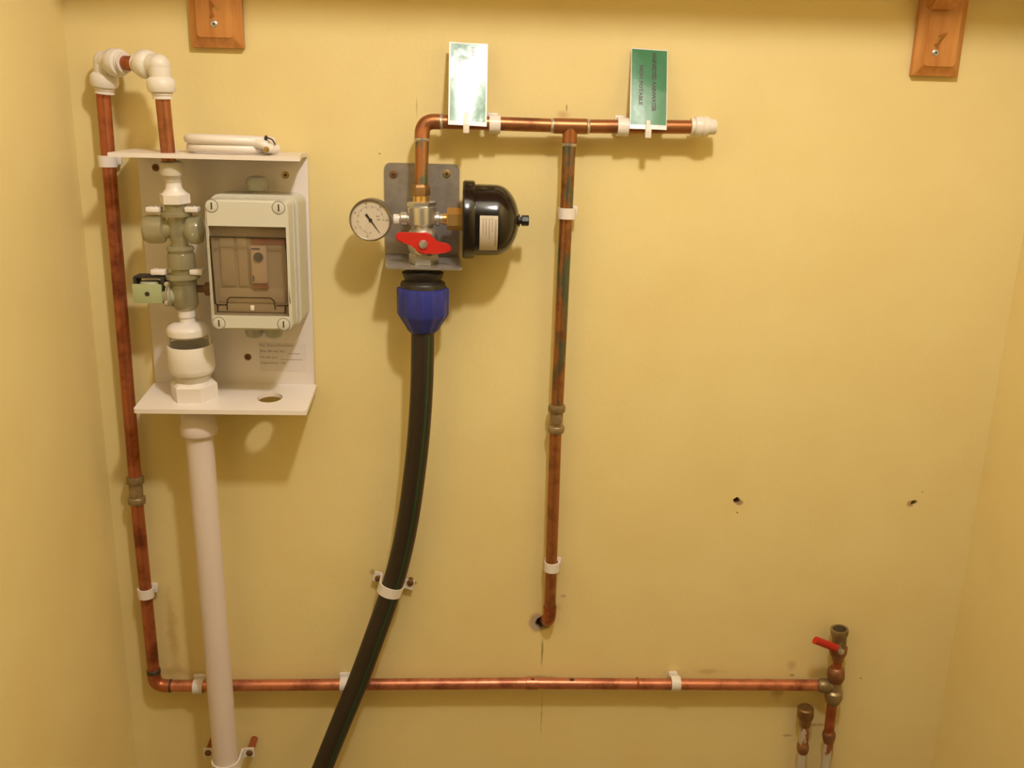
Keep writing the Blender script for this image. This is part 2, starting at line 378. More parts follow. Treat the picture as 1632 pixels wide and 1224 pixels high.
# ------------------------------------------------------------------ shelf and its two wooden brackets
ZS = EYE+.262
bm = BM(); box(bm, XL+.002, XR-.002, -.232, -.002, ZS, ZS+.02, .003)
tag(obj('shelf', bm, 'wood', at=(0, 0, ZS)), 'long wooden shelf above the pipes, resting on two wooden brackets', 'shelf')
def shelf_bracket(xl, xr, yb, inset, nail, nail_base, screw, label, armx):
    a, b_ = P(xl, yb, 0), P(xr, yb, 0); x0, x1 = a.x, b_.x; z0 = (a.z+b_.z)/2; z1 = ZS-.001; T = .015
    t_ = thing('shelf_bracket', label, 'bracket', ((x0+x1)/2, -.0005, z0), 'wooden brackets under the shelf')
    def plate(bm):
        o = [(x0, z0), (x1, z0), (x1, z1), (x0, z1)]; c = .0085
        i_ = rrect(x0+c, x1-c, z0+c*1.15, z1-.004, .004, 3)
        rings = [[bm.verts.new((x, -y, z)) for x, z in rrect(x0, x1, z0, z1, .0008, 3)] for y in (.0005, .0075)]
        rings.append([bm.verts.new((x, -.0085, z)) for x, z in rrect(x0+.0015, x1-.0015, z0+.0015, z1-.0015, .001, 3)])
        rings.append([bm.verts.new((x, -(T-.0012), z)) for x, z in i_])
        rings.append([bm.verts.new((x, -T, z)) for x, z in rrect(x0+c+.0005, x1-c-.0005, z0+c*1.15+.0005, z1-.0045, .004, 3)])
        for A, B in zip(rings, rings[1:]):
            for k in range(len(A)): bm.faces.new((A[k], A[(k+1) % len(A)], B[(k+1) % len(A)], B[k]))
        bm.faces.new(rings[0][::-1]); bm.faces.new(rings[-1])
    part('back_plate', 'wood', t_, plate)
    cx = (x0+x1)/2 if armx is None else P(armx, 10, .02).x
    def arm(bm):
        pr = [(T-.001, z0+.071), (T+.006, z0+.068), (T+.014, z0+.071), (T+.022, z0+.082), (T+.04, z0+.102), (T+.08, z1-.022), (T+.14, z1-.010), (T+.15, z1), (T-.001, z1)]
        prism(bm, pr, [], lambda u, v, w: Vector((cx-.0165+w, -u, v)), .033)
        bmesh.ops.bevel(bm, geom=bm.edges[:], offset=.003, segments=2, affect='EDGES')
    part('arm', 'wood', t_, arm)
    nb, nt_ = P(*nail_base, T), P(*nail, T+.010)
    def nl(bm):
        ax = nt_-nb; lathe(bm, [(.0012, -.002), (.0012, ax.length), (.0026, ax.length), (.0026, ax.length+.001), (0, ax.length+.0014)], nb, ax, seg=14)
    part('nail', 'brass', t_, nl)
    sp = P(*screw, T)
    s_ = part('screw', 'zinc', t_, lambda bm: lathe(bm, [(.0038, -.001), (.0038, .0004), (.0030, .0010), (0, .0012)], sp, (0, -1, 0), seg=20))
    def cross(bm):
        for w_, h_ in ((.0028, .0009), (.0009, .0028)): box(bm, sp.x-w_/2, sp.x+w_/2, sp.y-.0016, sp.y-.0008, sp.z-h_/2, sp.z+h_/2)
    part('screw_slot', 'dark', s_, cross)
    return t_
shelf_bracket(308, 391, 77, 0, (342, 13), (335, 3), (341, 38), 'wooden shelf bracket at upper left above the white board, chamfered plate with brass nail', None)
shelf_bracket(1448, 1521, 122, 0, (1494, 61), (1508, 54), (1491, 84), 'wooden shelf bracket at upper right, chamfered plate with brass nail', 1500)

# ------------------------------------------------------------------ left copper run
DP = .017      # centre of the clipped pipes in front of the wall
R15 = .0075
def vpipe(name, parent, pts, m_, r=R15):
    return part(name, m_, parent, lambda bm: tube(bm, pts, r, 24))
lr = thing('copper_pipe', 'red copper pipe dropping down the left corner then running along the bottom of the wall', 'pipe', P(244, 1092, DP))
cor = P(247, 1093, DP); topL = P(163.5, 140, DP); xr_ = (topL.x+cor.x)/2
top = Vector((topL.x, -DP, topL.z)); corner = Vector((cor.x, -DP, cor.z)); right_end = P(1306, 1092, DP)
mid1 = P(214.5, 757, DP); mid2 = P(218, 806, DP)
vpipe('pipe_length', lr, [top, P(215.5, 764, DP)], 'copper')
vpipe('pipe_length', lr, [P(218, 798, DP), corner+Vector((0, 0, .014))], 'copper')
def elb(bm, c, da, db, r, ln, n=8):
    da, db = Vector(da).normalized(), Vector(db).normalized()
    pts = [c+da*ln]+[((1-s)**2)*(c+da*ln*.75)+2*s*(1-s)*c+s*s*(c+db*ln*.75) for s in [k/n for k in range(n+1)]]+[c+db*ln]
    tube(bm, pts, r, 24)
hd = (right_end-corner).normalized()
part('elbow', 'copper', lr, elb, corner, (0, 0, 1), hd, .0084, .020)
part('joint_ring', 'flux', lr, lambda bm: lathe(bm, [(.0076, 0), (.0087, .0005), (.0085, .0050), (.0076, .006)], corner+Vector((0, 0, .0190)), (0, 0, 1)), label='dark burnt joint ring')
part('joint_ring', 'flux', lr, lambda bm: lathe(bm, [(.0076, 0), (.0086, .0005), (.0084, .0022), (.0076, .003)], corner+hd*.0190, hd), label='dark burnt joint ring')
j1 = P(848, 1089, DP)
vpipe('pipe_length', lr, [corner+hd*.014, j1], 'copper_b')
vpipe('pipe_length', lr, [j1, right_end], 'copper_b')
part('coupler', 'copper_b', lr, lambda bm: lathe(bm, [(.0076, 0), (.0083, .0005), (.0083, .016), (.0076, .0165)], P(838, 1089, DP), hd))
for px in (850, 912): part('solder_blob', 'flux', lr, lambda bm: lathe(bm, [(0, 0), (.002, .0005), (.0022, .003), (.001, .006), (0, .0065)], P(px-4, 1083.5, DP+.002), hd), label='dark burnt solder blob')
part('joint_ring', 'copper', lr, lambda bm: lathe(bm, [(.0076, 0), (.0080, .0005), (.0080, .0022), (.0076, .003)], P(1014, 1089, DP), hd))

# push-fit elbows, link pipe, riser into the valve
def push_elbow(label, c, da, db, grp='white push-fit elbows at the top left'):
    t_ = thing('push_fit_elbow', label, 'pipe fitting', c, grp)
    def body(bm):
        for d_ in (da, db):
            lathe(bm, [(.0105, -.002), (.0112, .004), (.0108, .0115), (.0132, .0135), (.0146, .0155), (.0148, .0225), (.0134, .0262), (.0112, .0272), (.0090, .0274)], c, d_)
        lathe(bm, [(.0112*math.sin(math.pi*k/10), -.0112*math.cos(math.pi*k/10)) for k in range(11)], c, da)
    part('body', 'offwhite', t_, body)
    for d_ in (da, db): part('collet', 'white', t_, lambda bm: lathe(bm, [(.0078, .026), (.0106, .0275), (.0106, .0296), (.0094, .0300), (.0094, .0312), (.0104, .0316), (.0104, .0335), (.0080, .0338)], c, d_))
cl = P(166, 98, .022); cr = P(254, 104, .068)
ax = (cr-cl).normalized()
rz_end = P(269, 256, .064)
push_elbow('white push-fit elbow on top of the long left copper pipe', cl, (top-cl).normalized()*1+Vector((0, 0, -1)), ax)
push_elbow('white push-fit elbow above the short copper pipe into the white board', cr, (rz_end-cr).normalized(), -ax)
lk = BM(); tube(lk, [cl+ax*.02, cr-ax*.02], R15, 24); tag(obj('link_pipe', lk, 'copper', at=(cl+cr)/2), 'very short copper pipe joining the two white push-fit elbows', 'pipe')
rs = BM(); tube(rs, [cr+(rz_end-cr).normalized()*.02, rz_end], R15, 24)
tag(obj('riser_pipe', rs, copper_mat('copper_riser', (.42, .16, .07), (.17, .065, .03), seed=11.0), at=rz_end), 'short copper pipe from the right white elbow down through the white board', 'pipe')

# ------------------------------------------------------------------ white board with two shelves
ztop, zbot, zbf = EYE-.041, EYE-.3095, EYE-.319
bx0, bx1 = -.372, -.1825; DB = .0065; DF = .084
wb = thing('mounting_board', 'white plastic board with top and bottom shelves carrying the valve and grey box', 'board', ((bx0+bx1)/2, -.001, zbot))
part('backboard', 'white2', wb, lambda bm: box(bm, bx0, bx1, -DB, -.001, zbot-.006, ztop+.002, .0008))
hc = P(430, 629, .047)
def shelf_low(bm):
    f = lambda u, v, w: Vector((u, -v, zbot+(zbf-zbot)*(v-DB)/(DF-DB)-w))
    prism(bm, rrect(bx0-.001, bx1+.003, DB, DF, .003, 3), [circ(hc.x, -hc.y, .0145, 32)], f, .005)
part('lower_shelf', 'white2', wb, shelf_low, label='lower shelf with a round hole')
part('upper_shelf', 'white2', wb, lambda bm: prism(bm, [(bx0-.001, DB), (bx1+.001, DB), (bx1-.002, DB+.02), (P(478, 255, DF).x, DF), (P(171, 243, DF).x, DF)], [], lambda u, v, w: Vector((u, -v, ztop+w-.0022*(v-DB)/(DF-DB))), .0045))
for x, y, mm in ((455, 279, 'screwy'), (395, 569, 'screwd'), (248, 267, 'screwd')):
    sp = P(x, y, DB)
    s_ = part('screw', mm, wb, lambda bm: lathe(bm, [(.0042, 0), (.0040, .0008), (.002, .0014), (0, .0010)], sp, (0, -1, 0), seg=20))
    part('screw_slot', 'dark', s_, lambda bm: lathe(bm, [(.0016, .0012), (.0012, .0016), (0, .0016)], sp, (0, -1, 0), seg=8))
la, lb = P(413, 545, DB), P(488, 592, DB)
lab = part('label_sticker', 'label2', wb, lambda bm: box(bm, la.x, lb.x, -DB-.0004, -DB, lb.z, la.z-.001), label='pale sticker with four lines of small print')
def lines(bm):
    for s, x, y, w, h in (('No. Zone Domestic', 413, 549.5, .0405, .0042), ('Wrk. kPa min. No.', 414, 559, .030, .0040), ('Model p/n', 415, 568.5, .020, .0038), ('Operation  Val', 416, 577.5, .029, .0038)):
        p = P(x, y+2, DB); text_bm(bm, s, h, lambda u, v: Vector((p.x+u, -DB-.0006, p.z+v)), width=w)
    for x0, x1, y in ((458, 478, 563.5), (447, 482, 572.5)):
        p, q = P(x0, y, DB), P(x1, y, DB); box(bm, p.x, q.x, -DB-.0007, -DB-.0005, p.z-.0002, p.z+.0002)
part('print', 'inkg', lab, lines)

# ------------------------------------------------------------------ valve column
def cx_(y): return 262+(y-150)*(315-262)/520.0
def cd_(y): return .068-.026*(y-100)/570.0
def col(bm, rows, hexa=False, seg=36, cap=True):
    """rows = (pixel row, pixel radius) down the leaning column"""
    y0, y1 = rows[0][0], rows[-1][0]
    if y1-y0 < 5: y1 = y0+20
    A, B = P(cx_(y0), y0, cd_(y0)), P(cx_(y1), y1, cd_(y1)); ln = (B-A).length; s = S(cx_(y0), y0, cd_(y0))
    lathe(bm, [(r*s, (y-y0)/(y1-y0)*ln) for y, r in rows], A, B-A, seg=6 if hexa else seg, a0=math.pi/6 if hexa else 0, cap=cap)
v = thing('filling_valve', 'upright white and clear plastic valve column with green solenoid on the white board', 'valve', P(cx_(512), 512, cd_(512)))
part('inlet_collar', 'collar', v, col, [(256, 12), (258, 17), (262, 19), (278, 19), (284, 14), (287, 13), (289, 13)])
part('inlet_nut', 'white', v, col, [(286, 12), (290, 12), (300, 13), (306, 18), (309, 21)])
part('inlet_nut', 'white', v, col, [(308, 22.5), (309, 24), (323, 24), (324, 22)], hexa=True)
part('neck', 'clear', v, col, [(323, 17), (336, 17), (338, 24), (343, 24), (345, 15), (352, 15), (372, 16), (380, 15), (386, 13), (391, 14), (393, 21), (397, 22), (400, 20), (403, 20)])
for side, px, w in ((-1, 245, 30), (1, 306, 31)):
    def chamber(bm):
        c = P(cx_(365)+side*2, 366, cd_(365)); s = S(280, 366, .05); o = P(px-side*(-1)*0+(-15 if side < 0 else 16), 366, cd_(365))
        ln = abs(o.x-c.x)
        lathe(bm, [(12*s, 0), (14*s, ln*.35), (21*s, ln*.40), (22.5*s, ln*.5), (22.5*s, ln*.85), (20*s, ln*.97), (15*s, ln)], c, (side, 0, 0))
    part('check_chamber', 'clear', v, chamber)
part('middle_cylinder', 'clear', v, col, [(402, 19), (405, 21), (426, 21), (428, 17), (436, 17), (437, 26), (442, 27), (446, 22), (450, 21)])
for y, pairs in ((334, ((231, 254), (293, 315))), (434, ((239, 263), (301, 322)))):
    for (a, b_) in pairs:
        d_ = cd_(y)+.010; p, q = P(a, y-4, d_), P(b_, y+5, d_)
        e_ = part('mounting_ear', 'white', v, lambda bm: box(bm, p.x, q.x, -d_, -d_+.014, q.z, p.z, .0012))
        mxp = (p+q)/2
        part('ear_screw', 'zinc', e_, lambda bm: lathe(bm, [(.0026, 0), (.0024, .0010), (0, .0014)], Vector((mxp.x+.002, -d_+.007, p.z)), (0, 0, 1), seg=14))
part('outlet_body', 'clear', v, col, [(448, 16), (452, 20), (484, 20), (490, 17), (494, 13)])
def sol_stem(bm):
    c = P(cx_(470), 470, cd_(470)); s = S(290, 470, .05); e_ = P(263, 468, cd_(470))
    lathe(bm, [(16*s, 0), (16*s, (c.x-e_.x)*.6), (19*s, (c.x-e_.x)*.62), (19*s, (c.x-e_.x)*.95), (10*s, c.x-e_.x)], c, (-1, 0, 0))
part('solenoid_stem', 'solen2', v, sol_stem)
def bolt(bm):
    for y in (452, 482):
        p = P(267, y, cd_(470)+.016); lathe(bm, [(.0026, 0), (.0026, .004), (0, .005)], p, (0, -1, 0), seg=12)
    tube(bm, smooth_path([P(267, 453, cd_(470)+.017), P(264, 467, cd_(470)+.018), P(267, 482, cd_(470)+.017)], 4), .0011, 8)
part('retaining_clip', 'chrome', v, bolt)
d_ = cd_(470)+.014
a, b_ = P(210, 453, d_), P(259, 484, d_)
sb = part('solenoid_coil', 'solen', v, lambda bm: box(bm, a.x, b_.x, -d_, -d_+.004, b_.z, a.z, .0006), label='pale green solenoid plate with a dark hole')
def sh(bm):
    c = (a+b_)/2; lathe(bm, [(.0026, 0), (.0026, .0004), (0, .0004)], Vector((c.x, -d_, c.z)), (0, -1, 0), seg=18)
part('plate_hole', 'dark', sb, sh)
part('coil_body', 'solen2', v, lambda bm: lathe(bm, [(.0105, 0), (.0115, .001), (.0115, .018), (.0105, .020)], Vector(((a.x+b_.x)/2, -d_+.014, b_.z+.003)), (0, 0, 1)))
def yoke(bm):
    box(bm, a.x+.001, b_.x+.004, -d_+.004, -d_+.024, a.z+.006, a.z+.0085, .0006)
    box(bm, b_.x-.001, b_.x+.003, -d_+.002, -d_+.024, b_.z, a.z+.0085, .0006)
    box(bm, a.x+.0, a.x+.003, -d_+.004, -d_+.024, b_.z+.004, a.z+.0075, .0006)
part('yoke', 'dark', v, yoke)
part('side_spigot', 'brownish', v, lambda bm: lathe(bm, [(.0042, 0), (.0042, .013), (.0075, .014), (.0078, .022), (.0060, .023)], P(308, 460, cd_(460)-.004), (1, 0, 0)))
part('outlet_spigot', 'white', v, col, [(492, 12), (494, 13.5), (504, 13.5), (505, 12), (513, 12.5), (516, 14)])

# tundish
td = thing('tundish', 'white and clear tundish cup standing on the lower shelf of the white board', 'tundish', P(cx_(618), 618, cd_(618)))
part('cap', 'white', td, col, [(513, 14), (515, 24), (519, 31), (523, 33), (531, 33), (534, 29), (535, 27), (534, 0.0)])
def cup(bm):
    col(bm, [(549, 31.5), (548, 32.5), (548, 34.5), (549, 35.3), (585, 36), (586, 35.8), (592, 33), (593, 31), (593, 27), (580, 32), (560, 32), (549, 31.5)], cap=False)
part('cup', 'offwhite', td, cup)
part('cup_floor', 'greyplug', td, col, [(572, 31), (574, 31)])
def wallp(bm):
    y0, y1 = 530, 556; A, B = P(cx_(y0), y0, cd_(y0)), P(cx_(y1), y1, cd_(y1)); s = S(305, 540, .05)
    for a0 in (math.radians(62), math.radians(-92)):
        pass
    lathe(bm, [(33*s, 0), (33*s, (B-A).length)], A, B-A, seg=26, cap=False, arc=math.radians(250), a0=math.radians(55), hint=(0, -1, 0))
part('clear_wall', 'clear2', td, wallp, label='clear plastic wall around the air gap')
for sx in (-1, 1):
    part('strut', 'offwhite', td, lambda bm: tube(bm, [P(cx_(530)+sx*31, 528, cd_(530)), P(cx_(556)+sx*33, 560, cd_(556))], .0016, 8))
part('tailpiece', 'collar', td, col, [(588, 31), (592, 31), (601, 27), (607, 26), (608, 20)])
part('back_nut', 'white', td, col, [(604, 25), (605, 31), (610, 37), (634, 37), (636, 35)], hexa=True)
part('flange', 'white', td, col, [(605, 24), (606, 29), (611, 31), (612, 30)])
part('washer', 'white', td, col, [(632, 36), (637, 37), (639, 36)])

# white waste pipe
wpz = thing('waste_pipe', 'wide white plastic waste pipe hanging down from the white board', 'pipe', P(336, 900, .045))
w0, w1 = P(314.5, 652, .048), P(364, 1262, .050); w1 = w0+(w1-w0)*((w0.z-.004)/(w0.z-w1.z))
part('pipe_length', 'waste', wpz, lambda bm: tube(bm, [w0, w1], .0158, 36))
def sock(bm):
    A = w0; axx = (w1-w0)
    lathe(bm, [(.0175, .000), (.0195, .003), (.0195, .016), (.0208, .019), (.0212, .028), (.0200, .031), (.0168, .033)], A, axx)
part('socket', 'waste', wpz, sock)

# ------------------------------------------------------------------ grey breaker enclosure
DBX = .097
x0 = P(331, 420, DBX).x; x1 = P(462, 425, DBX).x; zt = P(395, 318, DBX).z; zb = P(402, 527, DBX).z
eb = thing('breaker_box', 'pale grey breaker box with a smoked clear door fixed on the white board', 'electrical box', ((x0+x1)/2, -DB, zb))
def base_(bm):
    f = lambda u, v, w: Vector((u, -DB-w, v))
    prism(bm, rrect(x0-.004, x1+.004, zb-.002, zt+.002, .010, 6), [], f, .052)
part('base', 'greybox2', eb, base_)
def mid(bm):
    prism(bm, rrect(x0-.0015, x1+.0015, zb, zt, .008, 6), [], lambda u, v, w: Vector((u, -DB-.052-w, v)), .012)
part('seal_band', 'greybox2', eb, mid)
wx0, wx1 = P(336, 430, DBX).x, P(458, 430, DBX).x; wz1, wz0 = P(392, 361, DBX).z, P(401, 504, DBX).z
def lid(bm):
    f = lambda u, v, w: Vector((u, -DB-.064-w, v)); T2 = DBX-DB-.064
    prism(bm, rrect(x0, x1, zb+.0005, zt-.0005, .007, 6), [[(wx0, wz0), (wx1, wz0), (wx1, wz1), (wx0, wz1)]], f, T2)
    es = [e for e in bm.edges if all(abs(-v_.co.y-DBX) < 1e-5 for v_ in e.verts) and len(e.link_faces) == 2 and e.calc_face_angle(0) > 1 and any(v_.co.x < wx0-.0005 or v_.co.x > wx1+.0005 or v_.co.z > wz1+.001 or v_.co.z < wz0-.001 for v_ in e.verts)]
    bmesh.ops.bevel(bm, geom=es, offset=.0022, segments=3, affect='EDGES')
part('lid', 'greybox', eb, lid)
YP = DBX-.016
part('inner_panel', 'greybox', eb, lambda bm: box(bm, wx0-.001, wx1+.001, -YP, -YP+.003, wz0-.001, wz1+.001))
def inner(bm):
    for (xa, xb, ya, yb) in ((350, 378, 372, 455), (378, 398, 372, 455)):
        p, q = P(xa, ya, YP), P(xb, yb, YP); box(bm, p.x, q.x-.0006, -YP-.0025, -YP, q.z, p.z, .0004)
    p, q = P(349, 459, YP), P(456, 482, YP); box(bm, p.x, q.x, -YP-.002, -YP, q.z, p.z, .0004)
part('blank_plate', 'greybox', eb, inner)
p, q = P(399, 392, YP+.008), P(426, 452, YP+.008)
cb = part('circuit_breaker', 'white', eb, lambda bm: box(bm, p.x, q.x, -YP-.008, -YP, q.z, p.z, .0007), label='white circuit breaker with dark toggle')
mc = (p+q)/2
part('toggle', 'toggle', cb, lambda bm: lathe(bm, [(.0052, 0), (.0050, .002), (.003, .003), (0, .003)], Vector((mc.x, -YP-.008, mc.z+.0085)), (0, -1, 0), seg=20))
part('marking', 'bluei', cb, lambda bm: box(bm, p.x+.001, q.x-.006, -YP-.0084, -YP-.008, p.z-.004, p.z-.002))
part('marking', 'bluei', cb, lambda bm: box(bm, p.x+.001, p.x+.0025, -YP-.0084, -YP-.008, q.z+.002, q.z+.0085))
part('terminal_cover', 'pinkred', eb, lambda bm: box(bm, p.x, q.x, -YP-.005, -YP, q.z-.0065, q.z-.0004, .0005), label='reddish terminal cover under the breaker')
part('terminal_cover', 'pinkred', eb, lambda bm: box(bm, p.x-.001, wx1-.002, -YP-.001, -YP+.001, p.z+.001, p.z+.008), label='reddish strip above the breaker')
YD = DBX-.003
def door(bm): box(bm, wx0+.0003, wx1-.0003, -YD, -YD+.0018, wz0+.0003, wz1-.0003, .0004)
dr = part('door', 'smoke', eb, door, label='smoked clear door')
def ridges(bm):
    def rail(pts, r=.0008, cl=False): tube(bm, pts, r, 8, closed=cl)
    Q = lambda x, y: P(x, y, YD+.0008)
    rail([Q(x, y) for x, y in ((334, 377), (455, 380))]); rail([Q(x, y) for x, y in ((334, 377), (343, 483), (346, 486), (361, 486))])
    rail([Q(x, y) for x, y in ((455, 380), (462, 483), (460, 487), (440, 487))])
    rail([Q(x, y) for x, y in ((362, 494), (362, 478), (366, 474), (431, 475), (437, 480), (439, 494))], .0006)
    rail([Q(x, y) for x, y in ((347, 487), (347, 497), (455, 499), (455, 488))], .0009)
part('door_ridge', 'smoke_d', dr, ridges)
pp, qq = P(396, 487, YD+.001), P(408, 495, YD+.001)
part('catch', 'white', dr, lambda bm: box(bm, pp.x+.002, qq.x-.002, -YD-.0006, -YD+.002, qq.z, pp.z, .0004))
part('door_bar', 'smoke_d', dr, lambda bm: box(bm, wx0+.001, wx1-.001, -YD-.0004, -YD+.0001, P(392, 378, YD).z, wz1-.0006), label='darker band across the top of the door') if False else None
for x, y in ((337, 328), (444, 331), (349, 515), (452, 517)):
    sp = P(x, y, DBX)
    s_ = part('lid_screw', 'greybox2', eb, lambda bm: lathe(bm, [(.0064, -.001), (.0064, .0001), (.0060, .0003), (0, .0003)], sp, (0, -1, 0), seg=24))
    part('screw_ring', 'ringdark', s_, lambda bm: lathe(bm, [(.0070, -.0002), (.0070, .00035), (.0063, .00035), (.0063, .0001)], sp, (0, -1, 0), seg=24, cap=False))
    part('screw_slot', 'dark', s_, lambda bm: box(bm, sp.x-.0007, sp.x+.0007, sp.y-.0006, sp.y-.0002, sp.z-.0036, sp.z+.0036))
def gland(x, y, up, dd, k=1.0):
    c = P(x, y, dd); zz = zt if up else zb
    def g(bm):
        sgn = 1 if up else -1
        lathe(bm, [(.009*k, 0), (.009*k, .004), (.0125*k, .005), (.0130*k, .014), (.0105*k, .019), (.006*k, .0205), (0, .021)], Vector((c.x, -dd, zz)), (0, 0, sgn))
    part('cable_gland', 'greyplug', eb, g)
gland(409, 285, True, .030, .95); gland(406, 540, False, .040, .8); gland(437, 540, False, .040, .8)

# ------------------------------------------------------------------ coiled white hose on the upper shelf
hz = ztop+.0045-.0012
hc_ = P(369, 240, .045); R1 = .0445
ch = thing('coiled_hose', 'coil of thin white hose lying on top of the white board', 'hose', (hc_.x, -.046, hz))
def ring_pts(r, z, tilt=0.0, n=48, dx=0.0):
    return [Vector((hc_.x+dx+r*math.cos(2*math.pi*i/n), -.0475+r*.70*math.sin(2*math.pi*i/n), z+tilt*math.cos(2*math.pi*i/n))) for i in range(n)]
part('hose_loop', 'white', ch, lambda bm: tube(bm, ring_pts(.0425, hz+.0055, 0, dx=.000), .0045, 14, closed=True))
part('hose_loop', 'white', ch, lambda bm: tube(bm, ring_pts(.0440, hz+.0138, -.0005), .0050, 14, closed=True))
part('hose_end', 'white', ch, lambda bm: tube(bm, smooth_path([P(406, 228, .07), P(420, 231, .075), P(430, 238, .072)], 5), .0045, 14))
part('end_plug', 'screwy', ch, lambda bm: lathe(bm, [(.0030, 0), (.0030, .0015), (.002, .002), (0, .002)], P(425, 238, .0795), (-.2, -1, -.2), seg=18))
part('end_sleeve', 'white', ch, lambda bm: tube(bm, [P(424, 236, .07), P(440, 237, .055)], .0052, 14))
part('black_tie', 'dark', ch, lambda bm: (tube(bm, smooth_path([P(439, 231, .066), P(434, 223, .066), P(426, 219.5, .066)], 5), .0008, 8), lathe(bm, [(0, 0), (.0024, .0010), (.0024, .0030), (0, .004)], P(427, 220, .066), (-1, 0, .1), seg=12)))

# ------------------------------------------------------------------ steel plate bracket
DV = .042
pa, pb = P(611, 259, .002), P(734, 259, .002); pc = P(675, 408, .002); lp0, lp1 = P(614, 429, .066), P(736.5, 429, .066)
px0, px1 = pa.x+.001, pb.x-.001
sp_ = thing('steel_bracket', 'grey steel plate on the wall with a forward lip holding the tap', 'bracket', (P(675, 408, 0).x, -.001, pc.z))
def plate(bm):
    r_ = .007; out = [(px0, pc.z), (px1, pc.z), (px1, pa.z-r_)]
    for k in range(1, 7): q_ = math.radians(90*k/6); out.append((px1-r_+r_*math.cos(q_), pa.z-r_+r_*math.sin(q_)))
    for k in range(0, 7): q_ = math.radians(90+90*k/6); out.append((px0+r_+r_*math.cos(q_), pa.z-r_+r_*math.sin(q_)))
    prism(bm, out, [], lambda u, v_, w: Vector((u, -.001-w, v_)), .002)
part('back_plate', 'steel', sp_, plate)
def lip(bm):
    vc = P(676, 424, DV+.002)
    zf = lp0.z; ys, ye = .002, .066
    f = lambda u, v_, w: Vector((u, -v_, pc.z+(zf-pc.z)*(v_-ys)/(ye-ys)+w))
    prism(bm, [(px0, ys), (px1, ys), (lp1.x, ye-.003), (lp1.x-.003, ye), (lp0.x+.003, ye), (lp0.x, ye-.003)], [circ(vc.x, DV, .0165, 24)], f, .002)
part('lip', 'steel', sp_, lip)
for x, y, mm in ((627, 278, 'screwd'), (712, 277, 'screwy')):
    q_ = P(x, y, .003)
    s_ = part('screw', mm, sp_, lambda bm: lathe(bm, [(.0046, 0), (.0044, .001), (.002, .0016), (0, .0014)], q_, (0, -1, 0), seg=20))
    def cr2(bm):
        for w_, h_ in ((.004, .0009), (.0009, .004)): box(bm, q_.x-w_/2, q_.x+w_/2, q_.y-.0018, q_.y-.0012, q_.z-h_/2, q_.z+h_/2)
    part('screw_slot', 'dark', s_, cr2)

# ------------------------------------------------------------------ manifold ball valve
bv = thing('ball_valve', 'nickel-plated ball valve with red butterfly handle on the steel plate', 'valve', P(675, 424, DV))
def vl(bm, rows, hexa=False, x0=671.5, x1=675.5):
    y0, y1 = rows[0][0], rows[-1][0]; xx = lambda y: x0+(x1-x0)*(y-322)/(424-322)
    plathe(bm, (xx(y0), y0), (xx(y1), y1), [(y-y0, r) for y, r in rows], DV, hexa=hexa)
part('compression_nut', 'brass_d', bv, vl, [(293, 11), (296, 14), (299, 15), (311, 15), (312, 13)], hexa=True)
part('adaptor', 'brass', bv, vl, [(311, 12), (312, 13), (321, 13), (322, 15), (323, 13)])
part('top_hex', 'chrome', bv, vl, [(321, 21), (322.5, 23), (328, 23), (330, 21)], hexa=True)
part('body', 'chrome', bv, vl, [(328, 18), (330, 22), (336, 22.5), (356, 22), (360, 17), (363, 17), (366, 20), (372, 24), (385, 25.5), (396, 24), (403, 20), (405, 20)])
part('bottom_hex', 'chrome', bv, vl, [(402, 20), (405, 23), (420, 23.5), (424, 22), (425, 18)], hexa=True)
pl = P(672, 349, DV); sV = S(672, 349, DV)
def ports(bm):
    lathe(bm, [(9*sV, 0), (9*sV, 22*sV), (11*sV, 23*sV), (11*sV, 28*sV), (8*sV, 29*sV), (8*sV, 36*sV)], pl, (1, 0, .02))
    lathe(bm, [(9*sV, 0), (9*sV, 22*sV), (11*sV, 23*sV), (11*sV, 32*sV), (8*sV, 34*sV), (8*sV, 40*sV)], pl, (-1, 0, -.02))
part('side_port', 'chrome', bv, ports)
hp = [(630, 378), (631.5, 372.5), (637, 370.5), (650, 370.8), (668, 371.5), (680, 370.5), (686, 374), (690, 380), (696, 385.5), (704, 387), (712, 388.5), (718, 392), (719.5, 398), (717, 402), (708, 403.5), (692, 405), (675, 405.5), (667, 403), (661, 396), (656, 390), (650, 388), (640, 387), (633, 384)]
DH = DV+.022
def handle(bm):
    prism(bm, [(P(x, y, DH).x, P(x, y, DH).z) for x, y in hp], [], lambda u, v_, w: Vector((u, -DH+w, v_)), .005)
    bmesh.ops.bevel(bm, geom=[e for e in bm.edges if all(abs(v_.co.y+DH) < 1e-6 for v_ in e.verts)], offset=.0013, segments=3, affect='EDGES')
part('handle', 'red', bv, handle, label='red butterfly handle')
hs = P(674.5, 390, DH)
part('spindle', 'chrome', bv, lambda bm: lathe(bm, [(.006, -.022), (.006, -.004)], hs, (0, -1, 0)))
part('handle_screw', 'chrome', bv, lambda bm: lathe(bm, [(.0054, -.001), (.0052, .001), (.0038, .0028), (0, .0034)], hs, (0, -1, 0), seg=24))

